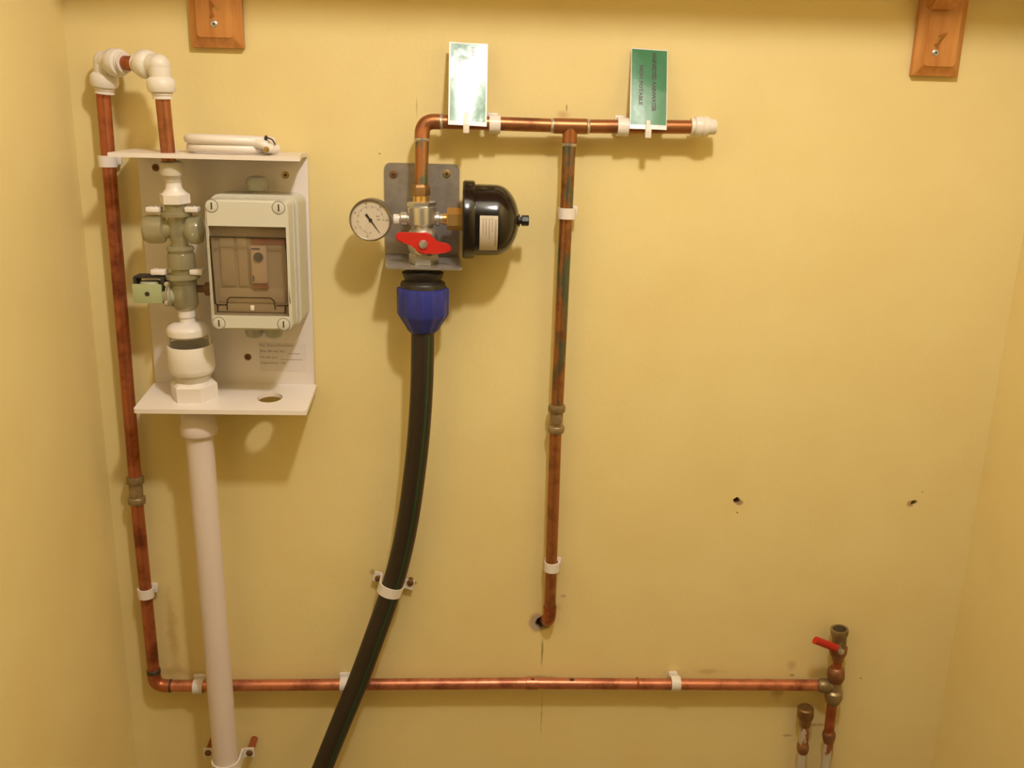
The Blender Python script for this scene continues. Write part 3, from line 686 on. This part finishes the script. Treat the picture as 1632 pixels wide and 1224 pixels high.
# pressure gauge
DG = .066
gc = P(590.5, 350.5, DG); gr = 33.5*S(590, 350, DG)
pg = thing('pressure_gauge', 'round white pressure gauge left of the ball valve', 'gauge', gc)
part('case', 'greyrim', pg, lambda bm: lathe(bm, [(gr*.90, -.024), (gr*.97, -.022), (gr*.97, -.004), (gr*1.0, -.003), (gr*1.0, .0015), (gr*.94, .003), (gr*.91, .0025), (gr*.91, 0)], gc, (0, -1, 0), seg=48))
part('dial', 'dial', pg, lambda bm: lathe(bm, [(gr*.915, -.001), (gr*.915, .0004), (0, .0004)], gc, (0, -1, 0), seg=48))
def ticks(bm):
    for k in range(41):
        a_ = math.radians(-45+270*k/40); big = k % 4 == 0
        dx, dz = math.cos(a_), math.sin(a_); r0, r1 = gr*(.56 if big else .61), gr*.66; w_ = .00030 if big else .00018
        # scale opens towards the right, where the stem is
        dx, dz = -math.cos(a_-math.pi*.5+math.pi*.25), math.sin(a_-math.pi*.5+math.pi*.25)
        n_ = (-dz*w_, dx*w_)
        c_1 = [(gc.x+dx*r0+n_[0], gc.z+dz*r0+n_[1]), (gc.x+dx*r0-n_[0], gc.z+dz*r0-n_[1]), (gc.x+dx*r1-n_[0], gc.z+dz*r1-n_[1]), (gc.x+dx*r1+n_[0], gc.z+dz*r1+n_[1])]
        bm.faces.new([bm.verts.new((x, gc.y-.0006, z)) for x, z in c_1])
part('scale', 'dialink', pg, ticks)
def nums(bm):
    for i, s in enumerate(('0', '2', '4', '6', '8', '10')):
        a_ = math.radians(235-50*i) if False else math.radians(-100-52*i)
        c0 = gc+Vector((math.cos(a_)*gr*.78, -.0006, math.sin(a_)*gr*.78))
        text_bm(bm, s, .0040, lambda u, v_: Vector((c0.x+u-.0012*len(s), gc.y-.0007, c0.z+v_-.0013)))
    for ox, oz, s in ((.26, .15, 'bar'), (.30, -.02, 'kPa')):
        text_bm(bm, s, .0030, lambda u, v_: Vector((gc.x+gr*ox+u, gc.y-.0007, gc.z+gr*oz+v_)))
part('numbers', 'dialink', pg, nums)
def needle(bm):
    a_, b_ = P(583, 341.5, DG+.001), P(605.5, 371.5, DG+.001); d2 = (b_-a_); n2 = Vector((-d2.z, 0, d2.x)).normalized()
    c2 = P(590.5, 351, DG+.001)
    for s0, s1, w0_, w1_ in ((a_, c2, .0013, .0008), (c2, b_, .0008, .0002)):
        y_ = gc.y-.0012
        bm.faces.new([bm.verts.new(Vector((q3.x, y_, q3.z))) for q3 in (s0+n2*w0_, s0-n2*w0_, s1-n2*w1_, s1+n2*w1_)])
    lathe(bm, [(.0019, 0), (.0017, .0008), (0, .001)], Vector((c2.x, gc.y-.001, c2.z)), (0, -1, 0), seg=18)
part('needle', 'dark', pg, needle)
part('glass', 'clear2', pg, lambda bm: lathe(bm, [(gr*.91, .0018), (gr*.6, .0024), (0, .0026)], gc, (0, -1, 0), seg=36))
def stem(bm):
    gx = P(620, 350, DV); s = sV
    lathe(bm, [(5.5*s, -14*s), (5.5*s, 4*s), (7.5*s, 4.2*s), (7.5*s, 12*s), (6*s, 12.5*s)], P(612, 350, DV+.006), (1, 0, -.02), seg=24)
part('stem', 'brass', pg, stem)
part('seal_washer', 'white', pg, lambda bm: lathe(bm, [(8*sV, 0), (9*sV, .0006), (9*sV, 9*sV), (8*sV, 9.6*sV)], P(627, 350, DV), (1, 0, .01)), label='white thread seal collar')

# expansion vessel
DE = DV+.002
vc0 = P(737, 350, DE); s = S(790, 350, DE)
ev = thing('expansion_vessel', 'shiny black dome-shaped expansion vessel right of the ball valve', 'vessel', vc0)
XA = Vector((1, 0, .005))
part('connecting_nut', 'brass', ev, lambda bm: (lathe(bm, [(16.5*s, 0), (18*s, .001), (18*s, 24*s), (16.5*s, 25*s)], P(712.5, 349, DE), XA, seg=6, a0=0), lathe(bm, [(9*s, 0), (9*s, 8*s)], P(706, 349, DE), XA)), label='brass hexagonal nut')
part('flange', 'black', ev, lambda bm: lathe(bm, [(40*s, 0), (59*s, .5*s), (61.5*s, 3*s), (61.5*s, 17*s), (60*s, 19.5*s), (56*s, 20*s)], vc0, XA, seg=64), label='black clamp ring')
dome = [(55.5*s, 18*s), (56*s, 24*s), (55.5*s, 52*s)]+[(55.5*s*math.cos(math.radians(a_)), 52*s+38*s*math.sin(math.radians(a_))) for a_ in range(6, 84, 6)]+[(9*s, 89.5*s), (9*s, 91*s)]
part('dome', 'black', ev, lambda bm: lathe(bm, dome, vc0, XA, seg=64))
part('valve_cap', 'blackp', ev, lambda bm: (lathe(bm, [(10*s, 88*s), (10*s, 91*s), (5.5*s, 92*s), (5.5*s, 95*s)], vc0, XA, seg=24), lathe(bm, [(7.5*s, 94*s), (8.5*s, 95*s), (8.5*s, 105*s), (7.5*s, 106*s)], vc0, XA, seg=8)))
def vlabel(bm, rr, t0, t1, h0, h1, n=14):
    rings = []
    for h in (h0, h1):
        rings.append([bm.verts.new(vc0+Vector((h*s, -math.cos(t0+(t1-t0)*k/n)*rr*s, math.sin(t0+(t1-t0)*k/n)*rr*s))) for k in range(n+1)])
    for k in range(n): bm.faces.new((rings[0][k], rings[0][k+1], rings[1][k+1], rings[1][k]))
tA, tB = math.radians(12.5), math.radians(-50)
lb2 = part('label_sticker', 'label', ev, vlabel, 56.4, tA, tB, 27, 55, label='silver label with rows of tiny print')
def vprint(bm):
    for k, (h, t1_) in enumerate(((31.5, .52), (36, .55), (41, .66), (45.5, .42))):
        text_bm(bm, 'Max. working pressure 10 bar', .0022, lambda u, v_: (lambda th: vc0+Vector(((h*s+v_), -math.cos(th)*56.7*s, math.sin(th)*56.7*s)))(tA-math.radians(4)-u/(56.7*s)), width=t1_*.035)
    text_bm(bm, 'EXPANSION VESSEL', .0032, lambda u, v_: (lambda th: vc0+Vector(((50*s+v_), -math.cos(th)*56.7*s, math.sin(th)*56.7*s)))(tA-math.radians(6)-u/(56.7*s)), width=.032)
part('print', 'inkg', lb2, vprint)

# ------------------------------------------------------------------ compression fitting and black water pipe
cf = thing('compression_fitting', 'black and blue plastic compression fitting under the steel plate', 'pipe fitting', P(674, 480, DV))
def kl(bm, rows, seg=40, hexa=False): plathe(bm, (674, rows[0][0]), (674, rows[-1][0]), [(y-rows[0][0], r) for y, r in rows], DV+.001, seg=seg, hexa=hexa)
part('thread', 'blackp', cf, kl, [(425, 18), (431, 18), (432, 30), (434, 33), (441, 31), (446, 28), (447, 29), (449, 34), (452, 36), (462, 36)])
def nutb(bm):
    rows = [(458, 37), (459, 39.5), (463, 40), (499, 39.5), (504, 37), (518, 28), (524, 25), (528, 22), (529, 20)]
    A, B = P(674, 458, DV+.001), P(674, 529, DV+.001); ss = S(674, 490, DV); ax_ = B-A; u, w, a_ = frame(ax_); n = 96; rings = []
    for y, r in rows:
        c0 = A+a_*(ax_.length*(y-458)/71)
        rg = []
        for i in range(n):
            th = 2*math.pi*i/n; k = 1.0
            if 459 <= y <= 524: k = 1+.035*(1 if (i % 8) < 3 else -.4)
            rg.append(bm.verts.new(c0+(u*math.cos(th)+w*math.sin(th))*r*ss*k))
        rings.append(rg)
    for A_, B_ in zip(rings, rings[1:]):
        for i in range(n): bm.faces.new((A_[i], A_[(i+1) % n], B_[(i+1) % n], B_[i]))
    bm.faces.new(rings[0][::-1]); bm.faces.new(rings[-1])
part('nut', 'blue', cf, nutb, label='ribbed blue nut')
mp_ = [(674, 515, .043), (673.5, 560, .044), (672, 620, .044), (667.5, 690, .042), (660, 760, .039), (650, 830, .035), (637, 892, .031), (620, 950, .031), (597, 1015, .034), (571, 1085, .039), (544, 1150, .044), (514, 1224, .048), (490, 1285, .05)]
mend = P(*mp_[-1]); mpts = smooth_path([P(*q_) for q_ in mp_]+[mend+Vector((-.022, -.01, -.14)), Vector((mend.x-.028, mend.y-.03, .20)), Vector((mend.x-.028, mend.y-.04, .004))], 6)
wpn = thing('water_pipe', 'thick black plastic water pipe with thin green stripe curving down the wall', 'pipe', mpts[-1])
RM = .0134
part('pipe_length', 'mdpe', wpn, lambda bm: tube(bm, mpts, RM, 36))
def stripe(bm):
    for i in range(len(mpts)-1):
        pass
    rings = []
    for i, p_ in enumerate(mpts):
        t1_ = (mpts[min(i+1, len(mpts)-1)]-mpts[max(i-1, 0)]).normalized()
        outv = Vector((0, -1, 0)); outv = (outv-t1_*outv.dot(t1_)).normalized(); sd = -t1_.cross(outv)
        if sd.x < 0: sd = -sd
        fr = i/len(mpts); th = math.radians(36-14*math.sin(fr*math.pi))
        rings.append([bm.verts.new(p_+(outv*math.cos(th+o_)+sd*math.sin(th+o_))*(RM+.00025)) for o_ in (-.075, 0, .075)])
    for A_, B_ in zip(rings, rings[1:]):
        for k in range(2): bm.faces.new((A_[k], A_[k+1], B_[k+1], B_[k]))
part('stripe', 'stripe', wpn, stripe, label='green stripe')

# ------------------------------------------------------------------ saddle clips
def saddle(label, cpx, d_pipe, rr, ears, ear_d, tilt, spacer=None, w=.013, grp=None):
    c = P(*cpx, d_pipe)
    t_ = thing('saddle_clip', label, 'pipe clip', (c.x, -.001, c.z), grp)
    ca = Matrix.Rotation(tilt, 4, 'Y')
    pts = []; e0, e1 = P(*ears[0], ear_d), P(*ears[1], ear_d)
    u0 = (ca.inverted() @ (e0-c)).x-.006; u1 = (ca.inverted() @ (e1-c)).x+.006
    R_ = rr+.0014; c = Vector((c.x, c.y, (e0.z+e1.z)/2))
    path = [(u0, -ear_d), (u0+.009, -ear_d), (-R_*.98, -ear_d-.0015)]+[(-R_, -d_pipe)] if ear_d < d_pipe-.012 else [(u0, -ear_d), (u0+.006, -ear_d), (-R_-.001, -ear_d-.001)]
    path += [(-R_*math.cos(math.radians(a_)), -d_pipe-R_*math.sin(math.radians(a_))) for a_ in range(12, 180, 12)]
    path += ([(R_, -d_pipe), (R_*.98, -ear_d-.0015), (u1-.009, -ear_d), (u1, -ear_d)] if ear_d < d_pipe-.012 else [(R_+.001, -ear_d-.001), (u1-.006, -ear_d), (u1, -ear_d)])
    def band(bm):
        n = len(path); vs = []
        for i, (u, y) in enumerate(path):
            a_ = Vector(path[max(i-1, 0)]); b_ = Vector(path[min(i+1, n-1)]); tt = (b_-a_).normalized(); nn = Vector((tt.y, -tt.x))
            rg = []
            for ww, th in ((-w/2, -.0011), (w/2, -.0011), (w/2, .0011), (-w/2, .0011)):
                q_ = Vector((u+nn.x*th, y+nn.y*th-c.y, ww)); q_ = Vector((q_.x, q_.y, q_.z))
                q_ = ca @ q_; rg.append(bm.verts.new(c+q_))
            vs.append(rg)
        for A_, B_ in zip(vs, vs[1:]):
            for k in range(4): bm.faces.new((A_[k], A_[(k+1) % 4], B_[(k+1) % 4], B_[k]))
        bm.faces.new(vs[0][::-1]); bm.faces.new(vs[-1])
    # y of the path is absolute distance, so shift it to the pipe centre
    part('band', 'white', t_, band)
    for e_ in (e0, e1):
        part('screw', 'screwd', t_, lambda bm: lathe(bm, [(.0044, -.0008), (.0044, .0022), (.0030, .0034), (0, .0036)], Vector((e_.x, -ear_d, e_.z)), (0, -1, 0), seg=18), label='rusty screw')
        if spacer: part('spacer', 'copper', t_, lambda bm: lathe(bm, [(spacer, 0), (spacer, ear_d-.0012)], Vector((e_.x, -.0002, e_.z)), (0, -1, 0), seg=20), label='copper spacer behind the ear')
        else: part('spacer', 'screwd', t_, lambda bm: lathe(bm, [(.0035, 0), (.0035, ear_d-.0012)], Vector((e_.x, -.0002, e_.z)), (0, -1, 0), seg=14))
saddle('white saddle clip holding the thick black pipe', (622.5, 941), .030, RM, ((603, 921), (654, 928)), .008, math.radians(15))
saddle('white saddle clip round the foot of the white waste pipe', (360.7, 1221), .050, .0158, ((332, 1199), (398, 1199)), .028, math.radians(0), spacer=.0048)

# ------------------------------------------------------------------ upper copper run
DU = .027
ur = thing('copper_pipe', 'tarnished copper pipe with a tee, running from the ball valve down into the wall', 'pipe', P(905, 203, DU))
e1 = P(673, 193, DU+.004); rend = P(1108, 202.5, DU); hdir = (rend-P(690, 194, DU)).normalized(); tee = P(908.5, 201, DU)
down_end = P(875.5, 992, DP)
rv = P(671.5, 302, DV)
vpipe('pipe_length', ur, [rv, e1+(rv-e1).normalized()*.012], 'copper_g')
hl = (tee-e1).normalized()
vpipe('pipe_length', ur, [e1+hl*.012, tee-hl*.010], 'copper_o')
vpipe('pipe_length', ur, [tee+hdir*.010, rend], 'copper_o')
part('elbow', 'copper_o', ur, elb, e1, (rv-e1), hl, .0084, .019)
dd_ = (down_end-tee).normalized()
zi = P(888, 642, .020); zi2 = P(885, 692, .019)
vpipe('pipe_length', ur, [tee+dd_*.010, P(888, 648, .0205)], 'copper_g')
vpipe('pipe_length', ur, [P(885.5, 686, .0195), down_end+Vector((0, 0, .006))], 'copper_o')
part('elbow', 'copper', ur, elb, Vector((down_end.x, -DP, down_end.z)), (0, 0, 1), Vector((hole_c.x+.002-down_end.x, .034, hole_c.z-down_end.z)), .0084, .024)
def teef(bm):
    lathe(bm, [(.0076, -.0185), (.0085, -.0180), (.0085, .0180), (.0076, .0185)], tee, hdir)
    lathe(bm, [(.0083, 0), (.0083, .0180), (.0076, .0185)], tee, dd_)
part('tee', 'copper_o', ur, teef)
for c0, a_ in ((tee-hl*.0185, -hl), (tee+hdir*.0185, hdir), (tee+dd_*.0185, dd_), (e1+hl*.019, hl), (e1+(rv-e1).normalized()*.019, (rv-e1))):
    part('solder_ring', 'solder', ur, lambda bm: lathe(bm, [(.0074, -.0005), (.0086, .0004), (.0084, .0022), (.0075, .0034)], c0, a_, seg=24), label='bright solder ring')
se = thing('push_fit_stop_end', 'white push-fit stop end closing the right end of the upper copper pipe', 'pipe fitting', P(1120, 202, DU))
def stop(bm, rows):
    c0 = P(1100, 201.5, DU); ss = S(1120, 202, DU); lathe(bm, [(r*ss, (x-1100)*ss*1.01) for x, r in rows], c0, hdir)
part('body', 'offwhite', se, stop, [(1106, 10), (1107, 14.5), (1112, 16), (1118, 16), (1119, 15), (1120, 16), (1128, 15.5), (1129, 12.5), (1139, 12), (1141, 10.5), (1141.5, 0)])
part('collet', 'offwhite', se, stop, [(1100, 9), (1100.5, 13), (1103, 13.5), (1103.5, 12.5), (1106, 13), (1107, 12)])

# pipe clips -------------------------------------------------------
def make_clip(standoff):
    t_ = thing('pipe_clip', '-', 'pipe clip'); t_['_local'] = 1
    def ring(bm):
        ro, ri, h = .0100, .0079, .0062
        pr_o = [(ro*math.cos(math.radians(a_)), ro*math.sin(math.radians(a_))) for a_ in range(-230, 51, 10)]
        pr_i = [(ri*math.cos(math.radians(a_)), ri*math.sin(math.radians(a_))) for a_ in range(50, -231, -10)]
        prism(bm, pr_o+pr_i, [], lambda u, v_, w: Vector((u, v_, -h+w)), 2*h)
    part('band', 'white', t_, ring)
    def basef(bm):
        box(bm, -.0085, .0085, .0070, standoff-.0004, -.0052, .0052, .0008)
        box(bm, .0060, .0125, .0060, .0100, -.0035, .0080, .0008)
    part('base', 'white', t_, basef)
    return t_
G = 'white clips on the copper pipes'
cA = make_clip(DP); cB = make_clip(DU)
def put(src, c, rot, label, first):
    o = src if first else copy_tree(src)
    o.location = c; o.rotation_euler = rot; o['label'] = label; o['group'] = G
seen = set()
def clip(px, py, d_, axis, label, flip=False):
    src = cB if abs(d_-DU) < 1e-6 else cA; first = src.name not in seen; seen.add(src.name)
    c = P(px, py, d_)
    put(src, c, (0, 0, 0) if axis == 'v' else (0, math.radians(-90), 0), label, first)
def dcen(y): return DU+(DP-DU)*(y-201)/(992-201)
clip(171.5, 257, DP, 'v', 'white clip on the left copper pipe beside the white board')
clip(232.5, 944, DP, 'v', 'white clip on the left copper pipe above the bottom corner')
clip(317, 1094, DP, 'h', 'white clip on the bottom copper pipe just left of the waste pipe')
clip(550, 1091, DP, 'h', 'white clip on the bottom copper pipe just left of the black pipe')
clip(1076, 1089, DP, 'h', 'white clip on the right half of the bottom copper pipe')
clip(879.5, 902, DP, 'v', 'white clip low on the central copper pipe near the wall hole')
clip(788.5, 198.5, DU, 'h', 'white clip on the upper pipe right of the shiny card')
clip(992, 202.5, DU, 'h', 'white clip on the upper pipe left of the green card')
clip(903.5, 340, DU, 'v', 'white clip on the central copper pipe below the tee')

# isolating valves ------------------------------------------------
def make_iso():
    t_ = thing('isolating_valve', '-', 'valve'); t_['_local'] = 1
    hn = [(.0082, 0), (.0100, .001), (.0106, .003), (.0106, .0085), (.0098, .0095), (.0078, .010)]
    for sg in (1, -1): part('compression_nut', 'isoval', t_, lambda bm: lathe(bm, [(r, h) for r, h in hn], Vector((0, 0, sg*.0185)), (0, 0, -sg), seg=12))
    part('body', 'isoval', t_, lambda bm: (lathe(bm, [(.0078, -.012), (.0082, -.008), (.0082, .008), (.0078, .012)], (0, 0, 0), (0, 0, 1), seg=24), lathe(bm, [(.0052, 0), (.0052, .0100)], (0, 0, 0), (0, -1, 0), seg=20)))
    s_ = part('screw_valve', 'isoval', t_, lambda bm: lathe(bm, [(.0040, .0095), (.0040, .0106), (0, .0108)], (0, 0, 0), (0, -1, 0), seg=18))
    return t_
iv = make_iso(); iv.location = P(216.7, 781, DP); iv['label'] = 'dull brass isolating valve in the left copper pipe'; iv['group'] = 'inline isolating valves'
iv2 = copy_tree(iv); iv2.location = P(886.7, 667, .0198); iv2['label'] = 'dull brass isolating valve halfway down the central copper pipe'
iv2.rotation_euler = (math.atan2(DU-DP, .6), 0, 0)

# ------------------------------------------------------------------ cards tied to the upper pipe
def card(tl, tr, bl, br, gtl, gbr, d_b, d_t, label, tie, seed, yaw=0.0, pm='green'):
    A, B, C_, D_ = P(*bl, d_b+yaw), P(*br, d_b-yaw), P(*tr, d_t-yaw), P(*tl, d_t+yaw)
    t_ = thing('tag_card', label, 'sign', (A+B)/2, 'laminated cards tied to the upper pipe')
    U = (B-A); V_ = (D_-A); N = U.cross(V_).normalized()
    if N.y > 0: N = -N
    def f(u, v_, w=0): # slightly warped sheet
        return A+U*u+V_*v_+N*(w+.0009*math.sin(3.1*u+seed)*math.sin(2.5*v_+seed*2))
    def sheet(bm, u0, u1, v0, v1, w0_, w1_):
        nx, ny = 8, 14
        for w_ in (w0_, w1_):
            g_ = [[bm.verts.new(f(u0+(u1-u0)*i/nx, v0+(v1-v0)*j/ny, w_)) for i in range(nx+1)] for j in range(ny+1)]
            for j in range(ny):
                for i in range(nx): bm.faces.new((g_[j][i], g_[j][i+1], g_[j+1][i+1], g_[j+1][i]))
            if w_ == w0_: g0 = g_
        edge = lambda g: [g[0][i] for i in range(nx+1)]+[g[j][nx] for j in range(1, ny+1)]+[g[ny][i] for i in range(nx-1, -1, -1)]+[g[j][0] for j in range(ny-1, 0, -1)]
        ea, eb_ = edge(g0), edge(g_)
        for k in range(len(ea)): bm.faces.new((ea[k], ea[(k+1) % len(ea)], eb_[(k+1) % len(ea)], eb_[k]))
    cd = part('sheet', 'paper', t_, sheet, 0, 1, 0, 1, 0, .0008)
    u0 = (gtl[0]-tl[0])/(tr[0]-tl[0]); u1 = (gbr[0]-bl[0])/(br[0]-bl[0]); v0 = (bl[1]-gbr[1])/(bl[1]-tl[1]); v1 = 1-(gtl[1]-tl[1])/(bl[1]-tl[1])
    gp = part('printed_panel', pm, t_, sheet, u0, u1, v0, v1, .0008, .00095, label='green printed panel with dark lettering')
    ul, vl_ = U.length, V_.length
    def txt(bm):
        for s_, cu, sz, va, vb in (('HARVESTED RAINWATER', .585, .0062, .955, .22), ('NON POTABLE', .235, .0058, .79, .30)):
            wd = (va-vb)*vl_
            text_bm(bm, s_, sz, lambda x, y: f(cu+y/ul, va-x/vl_, .0012), bold=.00022, width=wd)
    part('lettering', 'ink2' if pm == 'green2' else 'ink', gp, txt)
    tx, ty0, ty1 = tie
    def tief(bm):
        a0 = P(tx, ty0, d_b-.0005); a0.y = f((tx-bl[0])/(br[0]-bl[0]), (bl[1]-ty0)/(bl[1]-tl[1]), .0025).y
        a1 = P(tx, (ty0+ty1)/2+4, d_b+.003); a2 = P(tx, ty1-2, d_b-.004)
        tube(bm, [a0+Vector((0, .006, .002)), a0, a1, a2, a2+Vector((0, .016, -.001))], .002, sect=[(.0006, -.0024), (.0006, .0024), (-.0006, .0024), (-.0006, -.0024)], hint=(0, -1, 0))
        h_ = P(tx, ty1-5, d_b+.0015); box(bm, h_.x-.0034, h_.x+.0034, h_.y-.002, h_.y+.004, h_.z-.0055, h_.z+.0045, .0008)
    part('cable_tie', 'white', t_, tief)
card((716, 67), (778, 69), (714, 199), (775.5, 202), (718.5, 69), (773, 192), .0425, .0135, 'upright card left of the tee, tilted and glaring with reflected lamp light', (743, 181, 209), .5, .0016, 'green2')
card((1006, 77), (1061, 78), (1003.5, 205), (1062, 208), (1007, 78.5), (1061, 198), .0385, .0045, 'green card with dark lettering near the right end of the upper pipe', (1033, 193, 217), 2.2)

# ------------------------------------------------------------------ bottom right: drain valve and capped pipe
DR = .020
tv = thing('drain_valve', 'small valve with red lever and open top at the lower right', 'valve', P(1337, 1040, DR))
def rl(bm, a, b_, rows, hexa=False, d_=DR, seg=28): plathe(bm, a, b_, rows, d_, hexa=hexa, seg=seg)
def socket_top(bm):
    A, B = P(1338, 1002, DR), P(1337, 1036, DR); s_ = S(1338, 1010, DR); ax_ = B-A
    lathe(bm, [(10.5*s_, 0), (13.5*s_, 0), (14*s_, 2*s_), (13.5*s_, 9*s_), (11.5*s_, 13*s_), (11*s_, 30*s_), (9*s_, 34*s_), (0, 34*s_)], A, ax_, cap=False)
    lathe(bm, [(10.5*s_, 0), (10*s_, 14*s_), (0, 14*s_)], A, ax_, cap=False)
part('body', 'isoval', tv, socket_top)
part('bore', 'dark', tv, lambda bm: lathe(bm, [(9.8*S(1338, 1010, DR), .0095), (0, .0095)], P(1338, 1002, DR), (0, 0, -1), cap=False), label='dark open bore')
part('lower_body', 'fitdull', tv, rl, (1336.5, 1028), (1335, 1052), [(0, 11), (3, 14), (11, 13.5), (17, 11), (20, 9), (24, 9)])
lv0, lv1 = P(1333, 1033, DR+.012), P(1299, 1020, DR+.024)
def lever(bm):
    d1_ = lv1-lv0; tube(bm, [lv0, lv0+d1_*.35, lv0+d1_*.6, lv1], .004, sect=[(.0035*math.cos(math.radians(q))*1.0, .0055*math.sin(math.radians(q))) for q in range(0, 360, 30)], hint=(0, -1, 0))
part('lever', 'red', tv, lever, label='red lever')
part('lever_pin', 'chrome', tv, lambda bm: lathe(bm, [(.004, 0), (.004, .013), (.002, .014), (0, .014)], P(1335, 1031, DR), (0, -1, 0), seg=14))
tr_ = thing('riser_pipe', 'copper riser with compression tee under the red-lever valve at lower right', 'pipe', P(1320, 1180, DR))
part('pipe_length', 'copper', tr_, lambda bm: tube(bm, [P(1335.5, 1048, DR), P(1333, 1072, DR)], .0062, 20))
part('upper_nut', 'fitdull', tr_, rl, (1333, 1063), (1331.5, 1091), [(0, 9), (3, 12.5), (9, 13.5), (16, 13.5), (22, 11), (26, 8.5), (28, 8.5)], seg=12)
part('tee_body', 'isoval', tr_, lambda bm: (rl(bm, (1331.5, 1084), (1328, 1104), [(0, 10), (20, 10)]), rl(bm, (1331, 1092.5), (1306, 1092.5), [(0, 9), (25, 9)])))
part('side_nut', 'isoval', tr_, rl, (1321, 1092.5), (1303, 1092.5), [(0, 9.5), (2, 11), (12, 11.5), (17, 9), (18, 8)], seg=12)
part('lower_nut', 'isoval', tr_, rl, (1329, 1099), (1327, 1122), [(0, 10), (3, 13.5), (12, 14), (17, 12), (22, 9), (23, 8.5)], seg=12)
part('pipe_length', 'copper', tr_, lambda bm: tube(bm, [P(1327, 1112, DR), P(1321, 1166, DR)], .0066, 20))
part('ring', 'fitdull', tr_, rl, (1321.5, 1165), (1320.5, 1184), [(0, 7), (2, 9.5), (7, 10.5), (12, 9.5), (18, 8)])
part('pipe_length', 'limescale', tr_, lambda bm: tube(bm, [P(1320.8, 1180, DR), Vector((P(1318, 1224, DR).x, -DR, .004))], .0066, 20), label='copper pipe streaked with white paint')
cp = thing('capped_pipe', 'short copper pipe with a round brass cap at the lower right', 'pipe', P(1280, 1180, DR))
part('cap', 'brass_d', cp, rl, (1284, 1127), (1282.5, 1157), [(0, 0), (.1, 11), (2, 12.8), (13, 13), (16, 12), (21, 9.5), (27, 8.8), (30, 8)])
part('pipe_length', 'limescale', cp, lambda bm: tube(bm, [P(1282.6, 1152, DR), P(1279.5, 1194, DR)], .0062, 20), label='copper pipe streaked with white paint')
part('ring', 'fitdull', cp, rl, (1280, 1184), (1279, 1200), [(0, 7), (3, 9), (8, 9.5), (13, 8.5), (16, 7)])
part('pipe_length', 'limescale', cp, lambda bm: tube(bm, [P(1279.2, 1196, DR), Vector((P(1277.5, 1224, DR).x, -DR, .004))], .0062, 20), label='copper pipe streaked with white paint')

for o in bpy.data.objects:
    if '_local' in o: del o['_local']
